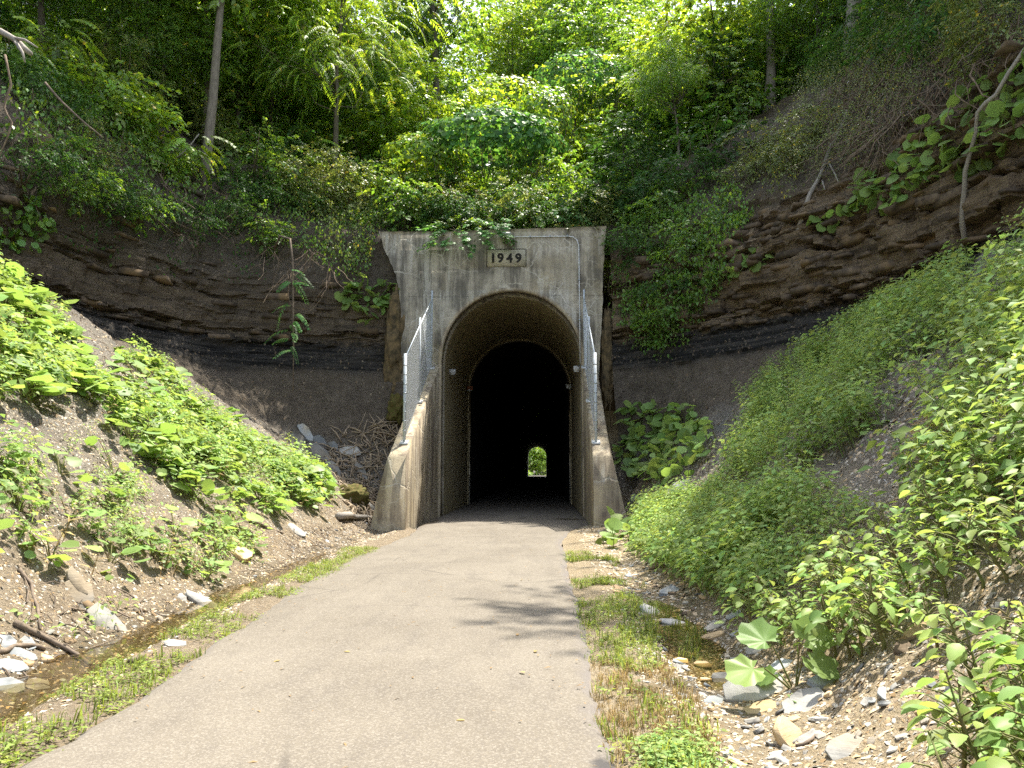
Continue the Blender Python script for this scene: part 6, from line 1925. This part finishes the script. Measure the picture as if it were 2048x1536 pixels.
for a in [
 (1510, 1385, 118, .62, .24, 'slab', 'large pale slab with a dark undercut edge in front of the lone coltsfoot', (.06, .0), .1, .5),
 (1610, 1412, 92, .95, .14, 'slab', 'squarish pale slab right of the undercut slab, dappled with leaf shadow', (.05, .04), .5, .5),
 (1523, 1418, 60, .5, .25, 'ochre', 'ochre stone wedged under the undercut slab', (0, 0), 0, .2),
 (1442, 1362, 34, .9, .4, 'slab', 'small bright white stone beside the propped twig', (.4, 0), .2, .4),
 (1383, 1358, 22, .7, .4, 'slab', 'small white stone left of the propped twig', (0, 0), 0, .3),
 (1412, 1362, 26, .6, .5, 'ochre', 'tan stone between two small white stones', (0, 0), .3, .3),
 (1425, 1405, 44, .6, .2, 'shale_blue', 'grey flake lying left of the ochre stone', (.2, 0), .5, .3),
 (1580, 1480, 62, 1.1, .45, 'ochre', 'upright slab with ochre edge at the bottom of the gravel slope', (.9, .25), 1.0, .35),
 (1692, 1500, 72, .75, .16, 'slab', 'flat pale slab low in the gravel at lower right', (.1, .1), .3, .4),
 (1620, 1478, 48, .6, .2, 'slab', 'layered pale flake right of the upright slab', (.1, 0), .2, .3),
 (1655, 1365, 70, .5, .35, 'shale_blue', 'layered grey rock jutting from the gravel under the jewelweed', (.1, .3), .2, .2),
 (1745, 1402, 26, .8, .15, 'shale_blue', 'small blue-grey flake on the pale gravel', (.3, .2), .8, .4),
 (1768, 1388, 40, .5, .15, 'shale_blue', 'narrow blue-grey flake leaning on the gravel', (.5, .2), 1.2, .4),
 (1835, 1262, 64, .4, .25, 'ochre', 'long tan slab under the leaves of the near stand', (.2, .3), .5, .3),
 (1805, 1300, 40, .7, .5, 'sandstone', 'brown block right of the thick jewelweed stem', (.2, 0), .4, .3),
 (1300, 1226, 46, .7, .3, 'shale_blue', 'grey stone standing at the head of the puddle', (.3, .2), .2, .4),
 (1340, 1186, 44, .55, .4, 'shale_blue', 'brown-grey stone uphill of the puddle', (.2, .2), .3, .4),
 (1345, 1252, 54, .45, .3, 'slab', 'flat pale stone in the upper end of the puddle', (0, .1), -.2, .5),
 (1432, 1254, 46, .5, .25, 'slab', 'pale flat stone on the right rim of the puddle', (0, 0), .1, .4),
 (1478, 1268, 34, .6, .25, 'shale_blue', 'blue-grey stone behind the right rim of the puddle', (0, 0), .1, .4),
 (1425, 1276, 52, .4, .3, 'ochre', 'tan stone on the near right rim of the puddle', (0, 0), .1, .3),
 (1405, 1335, 36, .7, .5, 'ochre', 'tan block on the near shore of the puddle', (0, 0), .1, .3),
 (1512, 1302, 42, .7, .3, 'slab', 'pale stone half hidden behind the lone coltsfoot', (.2, 0), .1, .4),
 (1560, 1335, 56, .6, .2, 'shale_blue', 'blue-grey slab behind the stems of the lone coltsfoot', (.1, 0), .1, .4),
 (1470, 1232, 40, .4, .3, 'shale_blue', 'grey stone under the outermost jewelweed', (0, 0), .3, .3),
 (215, 1252, 118, .34, .12, 'slab', 'long pale cracked slab on the lower left bank', (.05, .05), -.38, .6),
 (155, 1192, 66, .75, .16, 'slab', 'squarish pale slab higher on the lower left bank', (.1, 0), -.3, .6),
 (150, 1170, 64, .35, .3, 'slab', 'ridged slab lying along the upper edge of the squarish slab', (.1, 0), -.25, .7),
 (362, 1198, 24, 1.1, .25, 'slab', 'small upright pale stone at the ditch edge', (.7, .2), .2, .4),
 (400, 1208, 66, .32, .35, 'slab', 'long low pale stone at the ditch edge', (0, 0), .05, .4),
 (178, 1216, 36, .4, .4, 'sandstone', 'brown stone between the two pale slabs of the left bank', (0, 0), -.1, .4),
 (480, 1116, 40, .9, .75, 'ochre', 'ochre boulder at the foot of the left bank', (0, 0), .2, .4),
 (468, 1086, 20, .8, .8, 'ochre', 'smaller ochre boulder above its larger neighbour', (0, 0), .2, .4),
 (75, 1375, 40, .7, .4, 'slab', 'white lump of rock at the left ditch edge', (0, 0), .2, .35),
 (15, 1378, 50, .8, .3, 'shale_blue', 'blue-grey rock at the far lower left edge', (0, 0), .2, .35),
 (90, 1322, 26, .9, .7, 'ochre', 'ochre stone among blue shale at lower left', (0, 0), .2, .35),
 (55, 1330, 22, .9, .6, 'ochre', 'orange stone left of the ochre one at lower left', (0, 0), .2, .35),
 (45, 1312, 46, .5, .2, 'shale_blue', 'blue shale flake below the dark stick', (0, 0), .1, .4),
 (20, 1335, 50, .6, .25, 'shale_blue', 'blue shale flake at the left edge near the ochre stone', (0, 0), .3, .4),
 (8, 1288, 40, .7, .25, 'shale_blue', 'blue-green shale flake highest at the left edge', (0, 0), .3, .4),
 (55, 1285, 30, .7, .25, 'shale_blue', 'blue shale flake under the long slanting stick', (0, 0), .3, .4),
 (350, 1290, 40, .45, .25, 'slab', 'wet flat stone in the ditch water', (0, 0), .2, .4),
 (285, 1318, 34, .5, .4, 'sandstone', 'brown stone beside the stick in the ditch water', (0, 0), .2, .4),
 (590, 1064, 40, .5, .35, 'slab', 'pale stone on the grey bank near the left wing wall', (0, 0), .1, .4),
 (640, 912, 62, .5, .12, 'slab', 'bright pale slab in the pile under the coal seam', (.1, 0), -.5, .7),
 (665, 935, 52, .4, .12, 'slab', 'lowest bright slab in the pile under the coal seam', (.1, 0), -.4, .7),
 (610, 865, 44, .5, .15, 'shale_blue', 'topmost grey slab in the pile under the coal seam', (.1, 0), -.4, .6),
 (640, 885, 36, .6, .15, 'shale_blue', 'small grey slab in the middle of the pile under the coal seam', (.1, 0), -.5, .6),
 (668, 893, 26, .7, .2, 'shale_blue', 'small grey slab at the right of the pile under the coal seam', (.1, 0), -.5, .6),
 (720, 942, 46, .35, .2, 'slab', 'pale slab nearest the wing wall in the twig heap', (.1, 0), -.3, .6),
 (700, 905, 44, .6, .14, 'slab', 'broad pale slab half buried among the broken twigs', (.1, 0), .4, .6),
 (595, 880, 40, .6, .14, 'slab', 'pale slab at the upper left of the pile under the coal seam', (.1, 0), -.5, .6),
 (742, 1020, 30, .5, .5, 'slab', 'white stone against the foot of the left wing wall', (0, 0), 0, .4),
 (1268, 1000, 24, .9, .7, 'slab', 'white stone against the foot of the right wing wall', (0, 0), 0, .4),
 (1360, 985, 60, .7, .4, 'shale_blue', 'grey shale block below the big leaf patch', (.2, 0), .3, .2),
]:
    stone(*a)
# the tan outcrop high on the left cliff
for (px, py, w_, l) in [(75, 285, 62, 'rounded tan rock outcrop high on the left cliff'), (130, 295, 66, 'long tan ledge of rock running right from the outcrop')]:
    stone(px, py, w_, .8, .55 if w_ > 80 and px < 100 else .3, 'sandstone', l, (.3, .1), .1, .2, name='rock_outcrop', cat='rock')
# small stones one could pick up
def small_stones(label, group, w, n, smin, smax, mats, d):
    P, N, Z = sample(n * 6, w.astype(float))
    mes = [slab_mesh(rs, 1, rs.uniform(.5, .95), rs.uniform(.15, .45), M[mats[k % len(mats)]], 5) for k in range(12)]
    for i in poisson(P, d, n):
        o = obj('stone', mes[rs.randint(12)], None, label=label, cat='stone', group=group)
        n_ = N[i] * np.sign(N[i][2])
        q = Vector((0, 0, 1)).rotation_difference(Vector(n_))
        o.rotation_mode = 'QUATERNION'
        o.rotation_quaternion = q @ Euler((rs.normal(0, .25), rs.normal(0, .25), rs.uniform(0, 6.28))).to_quaternion()
        s = rs.uniform(smin, smax)
        o.scale = (s, s, s)
        o.location = Vector(P[i] + n_ * s * .05)
gz = zone([(1330, 1300), (1480, 1290), (1700, 1290), (1860, 1290), (1950, 1330), (1860, 1400), (1840, 1600), (1440, 1600), (1420, 1480)], RB & (tVz > 1.0) & (tVz < 4))
small_stones('small stone lying loose on the pale gravel slope at lower right', 'small loose stones on the lower right gravel', gz, 110, .035, .13, ['slab', 'ochre', 'shale_blue', 'slab'], .07)
oz = zone([(1215, 1110), (1330, 1120), (1500, 1220), (1480, 1310), (1330, 1300), (1240, 1200)], RB & (tVz > 1.0) & (tVz < 4))
small_stones('small orange or grey stone lying around the puddle', 'small stones around the puddle', oz, 90, .05, .17, ['ochre', 'ochre', 'sandstone', 'shale_blue'], .1)
lzst = zone([(-100, 1220), (250, 1180), (480, 1150), (600, 1050), (760, 1000), (790, 1070), (500, 1220), (300, 1300), (120, 1400), (-100, 1450)], LB & (tVz > 2.2) & (tVz < 4))
small_stones('small stone lying on the brown gravel beside the left ditch', 'small stones beside the left ditch', lzst, 120, .04, .14, ['slab', 'ochre', 'shale_blue', 'sandstone'], .1)

# gravel too small to count
CH = []
for k in range(10):
    d_, h_ = rs.uniform(.45, .9) / 2, rs.uniform(.12, .36)
    V = np.array([(-.5, -d_, -h_ * .5), (.5, -d_, -h_ * .5), (.5, d_, -h_ * .5), (-.5, d_, -h_ * .5), (-.2, rs.uniform(-.2, .2) * d_, h_ * .5), (.28, rs.uniform(-.3, .3) * d_, h_ * .42)])
    V[:, :2] *= rs.uniform(.75, 1.15, (6, 1))
    CH.append((V, np.array([(0, 1, 5), (0, 5, 4), (1, 2, 5), (2, 3, 4), (2, 4, 5), (3, 0, 4)])))
def gravel(name, label, w, dens, smin, smax, mat=None):
    n = int(dens * (tArea * w).sum())
    P, N, Z = sample(n, w.astype(float))
    up = N * np.sign(N[:, 2:3]) + rng.normal(0, .3, (n, 3))
    az = rng.uniform(0, 6.28, n)
    x = np.cross(np.c_[np.cos(az), np.sin(az), 0 * az], up)
    B = basis(np.cross(up, x), up) * (rng.uniform(0, 1, n) ** 2.5 * (smax - smin) + smin)[:, None, None]
    V, T, A = merge(CH, rng.randint(0, 10, n), B, P + up * .004, rng.rand(n))
    obj(name, mk_mesh(name, V, T, {'rnd': A}, mat or M['gravel'], smooth=False), None, kind='stuff', label=label)
low = (tVz > .9) & (tVz < 4.4) & FRONT & (tC[:, 1] < 27)
gravel('gravel', 'pale chips and grit of the lower right slope and verge', low & (tC[:, 0] > 0) & (tC[:, 1] < 9) & (tPX < 2200), 640, .012, .05)
gravel('gravel', 'chips and grit around the puddle and along the right verge', low & (tC[:, 0] > 0) & (tC[:, 1] >= 9), 110, .02, .09)
gravel('gravel', 'brown gravel and chips along the left ditch', low & (tC[:, 0] < 0) & (tPX > -100), 330, .008, .05)
gravel('dirt_clods', 'brown earth crumbs on the foot of the left bank', (tVz > 2.3) & (tVz < 4.8) & LB & (tPX > -100) & (tC[:, 1] < 27), 60, .01, .05, M['clod'])
gravel('scree', 'small shale chips scattered over the bare left bank', (tVz > 3.8) & (tVz < 5.0) & LB & vis & (tC[:, 1] < 28), 60, .015, .07)
gravel('dirt_clods', 'dark clods and crumbs on the shale and dirt slopes', (tVz > 3.8) & (tVz < 10.6) & FRONT & vis & tVis & (tC[:, 1] < 31), 60, .02, .12, M['clod'])

# ------------------------------------------------------------------ grass and low weeds of the verges
scatter('leaf_litter', 'brown leaf fragments and twigs littering the verges and bank foot', low & (tC[:, 1] < 26), 60, [(LEAF_DI[0] * [.05, .05, .08], LEAF_DI[1]), (LEAF_NA[0] * [.04, .09, .06], LEAF_NA[1])], M['litter'], .5, 1.3, lean=1.0)
def blade_tpl(r, n, h):
    V, T = [], []
    for k in range(n):
        a = r.uniform(0, 6.28)
        o = np.r_[r.normal(0, .03, 2), 0]
        w = .004
        d = np.array([math.cos(a), math.sin(a), 0])
        s_ = np.array([-d[1], d[0], 0]) * w
        hh = h * r.uniform(.5, 1.1)
        b_ = r.uniform(.2, .9)
        q = len(V)
        m_ = o + d * hh * .25 * b_ + np.array([0, 0, hh * .6])
        t_ = o + d * hh * .8 * b_ + np.array([0, 0, hh * (1 - .35 * b_)])
        V += [o - s_, o + s_, m_ - s_ * .8, m_ + s_ * .8, t_]
        T += [(q, q + 1, q + 3), (q, q + 3, q + 2), (q + 2, q + 3, q + 4)]
    V = np.array(V)
    return (V, np.array(T), np.repeat(r.rand(n) * .5, 5))
GR = [blade_tpl(r2, 9, .12) for _ in range(5)]
GRT = [blade_tpl(r2, 10, .2) for _ in range(4)]
def clover_tpl(r, n):
    P = np.c_[r.normal(0, .05, (n, 2)), r.uniform(.015, .06, n)]
    an = r.uniform(0, 6.28, n)
    hd = np.c_[np.cos(an), np.sin(an), r.uniform(-.2, .3, n)]
    nm = np.c_[r.normal(0, .3, (n, 2)), np.ones(n)]
    return merge([LEAF_OV], np.zeros(n, int), basis(hd, nm) * (r.uniform(.02, .045, n))[:, None, None], P, r.rand(n) * .5)
CL = [clover_tpl(r2, 12) for _ in range(5)]
vr = RB & (tVz > .35) & (tVz < 2.2)
vl = LB & (tVz > .15) & (tVz < 1.25)
scatter('grass', 'strip of short green grass and weeds between the path and the left ditch', vl & (tPX > -200) & (tC[:, 1] < 17), 210, GR + CL + CL + CL, M['grass'], .45, 1.0, clump=.42, cscale=1.5)
scatter('grass', 'patches of grass along the right edge of the path', zone([(1115, 1100), (1150, 1085), (1230, 1100), (1270, 1180), (1320, 1250), (1300, 1310), (1180, 1290), (1160, 1200)], RB & (tVz < 3)), 230, GR + CL + CL, M['grass'], .5, 1.2, clump=.55, cscale=1.3)
scatter('dry_grass', 'thin straw-coloured dead grass on the right verge', zone([(1190, 1290), (1330, 1290), (1420, 1400), (1450, 1536), (1500, 1700), (1220, 1700)], RB & (tVz < 3)), 220, GR, M['straw'], .4, .9, lean=.2, clump=.48, cscale=1.7)
scatter('low_weeds', 'patch of small green weeds on the right verge near the camera', zone([(1290, 1440), (1340, 1420), (1420, 1450), (1430, 1500), (1370, 1530), (1300, 1500)], RB & (tVz < 3)), 900, CL, M['leaf_jewel'], .7, 1.2)
scatter('low_weeds', 'scattered green sprigs in the dry grass of the right verge', zone([(1190, 1280), (1300, 1270), (1420, 1400), (1450, 1600), (1220, 1600)], RB & (tVz < 3)), 60, GR + CL, M['grass'], .7, 1.4, clump=.4, cscale=2.5)
scatter('grass', 'grass and sedge standing in the puddle', zone([(1250, 1150), (1330, 1160), (1420, 1260), (1400, 1300), (1300, 1260)], RB & (tVz < 3)), 22, GRT, M['grass'], .6, 1.1, clump=.5, cscale=1.4)
# coal dust by the near right edge of the path, and litter blown along the path edges
gravel('coal_dust', 'patch of black coal crumbs at the right edge of the path near the camera', zone([(1185, 1465), (1262, 1468), (1330, 1500), (1300, 1545), (1215, 1530)], RB & (tVz < 3)), 900, .006, .03, simple('coal', (0.02, 0.02, 0.022), 0.7))
rq = np.random.RandomState(33)
n = 520
yy = rq.uniform(2.5, 24, n)
l_, r_ = path_edges(yy)
e_ = rq.rand(n) ** 2.2 * .5
xx = np.where(rq.rand(n) < .5, l_ + .12 + e_ * (r_ - l_), r_ - .12 - e_ * (r_ - l_))
az = rq.uniform(0, 6.28, n)
B = basis(np.c_[np.cos(az), np.sin(az), 0 * az], np.c_[rq.normal(0, .2, (n, 2)), np.ones(n)]) * rq.uniform(.5, 1.2, n)[:, None, None]
V, T, A = merge([(LEAF_DI[0] * [.035, .035, .05], LEAF_DI[1]), (LEAF_NA[0] * [.05, .06, .05], LEAF_NA[1])], rq.randint(0, 2, n), B, np.c_[xx, yy, np.full(n, .046)], rq.rand(n))
obj('path_litter', mk_mesh('path_litter', V, T, {'rnd': A}, M['litter']), None, kind='stuff', label='crumbs of dead leaf and twig blown along the edges of the path')
# fallen yellow leaves on the path
rl_ = np.random.RandomState(9)
for k, (px, py) in enumerate([(1043, 1160), (1036, 1267), (1072, 1300), (1050, 1345), (1065, 1100), (700, 1303), (560, 1320), (930, 1440)]):
    p = on_z(px, py, .045)
    o = obj('fallen_leaf', leafmesh('f', LEAF_FINE, 'straw'), None, label='small yellow leaf lying on the path', cat='leaf', group='yellow leaves fallen on the path')
    o.location = Vector(p)
    o.scale = (.06, .06, .03)
    o.rotation_euler = (0, 0, rl_.uniform(0, 6))

M['rock_moss'] = simple('mossy_brown_rock', (0.17, 0.12, 0.06), 0.95, nscale=5, ncol=(0.045, 0.038, 0.022), bump=1.0)
# mossy rock against the left flank of the headwall
def lump(name, label, c, s, mat, seed, cat='rock'):
    r = np.random.RandomState(seed)
    th, ph = np.meshgrid(np.linspace(0, np.pi, 44), np.linspace(0, 2 * np.pi, 50, endpoint=False), indexing='ij')
    d = np.stack([np.sin(th) * np.cos(ph), np.sin(th) * np.sin(ph), np.cos(th)], 2).reshape(-1, 3)
    P = np.sign(d) * np.abs(d) ** .75
    P = P * (1 + .34 * fbm(P * 2.2 + seed, 5))[:, None] * np.array(s) + np.array(c)
    idx = np.arange(len(P)).reshape(44, 50)
    a, b_ = idx[:-1], idx[1:]
    Q = np.stack([a.ravel(), b_.ravel(), np.roll(b_, -1, 1).ravel(), np.roll(a, -1, 1).ravel()], 1)
    return obj(name, mk_mesh(name, P, Q, {'rnd': np.full(len(P), .4)}, M[mat], smooth=False), None, label=label, cat=cat)
c = at(793, 690, 28.6)
lump('mossy_rock', 'rough brown mossy rock column against the left flank of the headwall', (c[0] - .05, 28.75, c[2] - .1), (.34, .45, 1.9), 'rock_moss', 3)
c = at(800, 815, 28.0)
lump('moss_cushion', 'yellow-green moss cushion on rock beside the left fence post', (c[0] - .1, 27.9, c[2] - .1), (.28, .3, .5), 'moss', 4, 'moss')
c = at(1212, 720, 28.6)
lump('mossy_rock', 'rough rock against the right flank of the headwall', (c[0] + .05, 28.8, c[2]), (.2, .4, 1.6), 'rock_moss', 5)
c = hit(700, 1000)[0]
lump('mossy_bank', 'low mossy earth hump between slab pile and rotten log', (c[0] - .3, c[1] + .3, c[2] - .1), (.75, .6, .5), 'moss', 6, 'mound')

# person and scrub seen through the far mouth
def person(x, y, label):
    root = thing('person', label, 'person', (x, y, 0.02))
    vs = [(0, 0, .95), (0, 0, 1.2), (0, 0, 1.42), (0, 0, 1.52), (0, -.01, 1.66), (.10, 0, .9), (.11, -.08, .5), (.11, .02, .06), (.11, -.12, .03), (-.10, 0, .9), (-.11, .12, .5), (-.11, .22, .08), (-.11, .1, .03),
          (.2, 0, 1.4), (.25, .06, 1.12), (.25, -.04, .88), (-.2, 0, 1.4), (-.25, -.06, 1.12), (-.25, -.14, .9)]
    es = [(0, 1), (1, 2), (2, 3), (3, 4), (0, 5), (5, 6), (6, 7), (7, 8), (0, 9), (9, 10), (10, 11), (11, 12), (2, 13), (13, 14), (14, 15), (2, 16), (16, 17), (17, 18)]
    rad = [.15, .14, .13, .06, .105, .09, .06, .045, .04, .09, .06, .045, .04, .055, .04, .035, .055, .04, .035]
    me = bpy.data.meshes.new('body')
    me.from_pydata(vs, es, [])
    o = obj('body', me, root, world=False)
    md = o.modifiers.new('skin', 'SKIN')
    for v, r_ in zip(me.skin_vertices[0].data, rad): v.radius = (r_, r_)
    me.skin_vertices[0].data[0].use_root = True
    o.modifiers.new('sub', 'SUBSURF').levels = 1
    t = NT('walker')
    z = t.sep(t.pos())[2]
    c = t.ramp(t.math('DIVIDE', z, 1.8), [(0.0, (.16, .16, .17)), (.53, (.75, .75, .73)), (.80, (.42, .27, .2)), (.9, (.08, .06, .05))], 'CONSTANT')
    t.bsdf(c, .8)
    me.materials.append(t.m)
    return root
person(-2.05, 236, 'tiny figure in a white top walking beyond the far mouth of the tunnel')
for k, (x, y, s) in enumerate([(-6, 240, 1.6), (-4.6, 246, 1.3), (3.2, 243, 1.5), (4.8, 238, 1.5), (-2.5, 264, 1.8), (1, 265, 1.8), (-8, 236, 1.8), (6.5, 250, 2)]):
    shrub(['bright', 'mid', 'olive'][k % 3], 'green bush seen small through the far mouth of the tunnel', x, y, -.1, s, group='bushes beyond the far mouth of the tunnel')
print('objects', len(bpy.data.objects), 'tris', sum(len(m.polygons) for m in bpy.data.meshes))
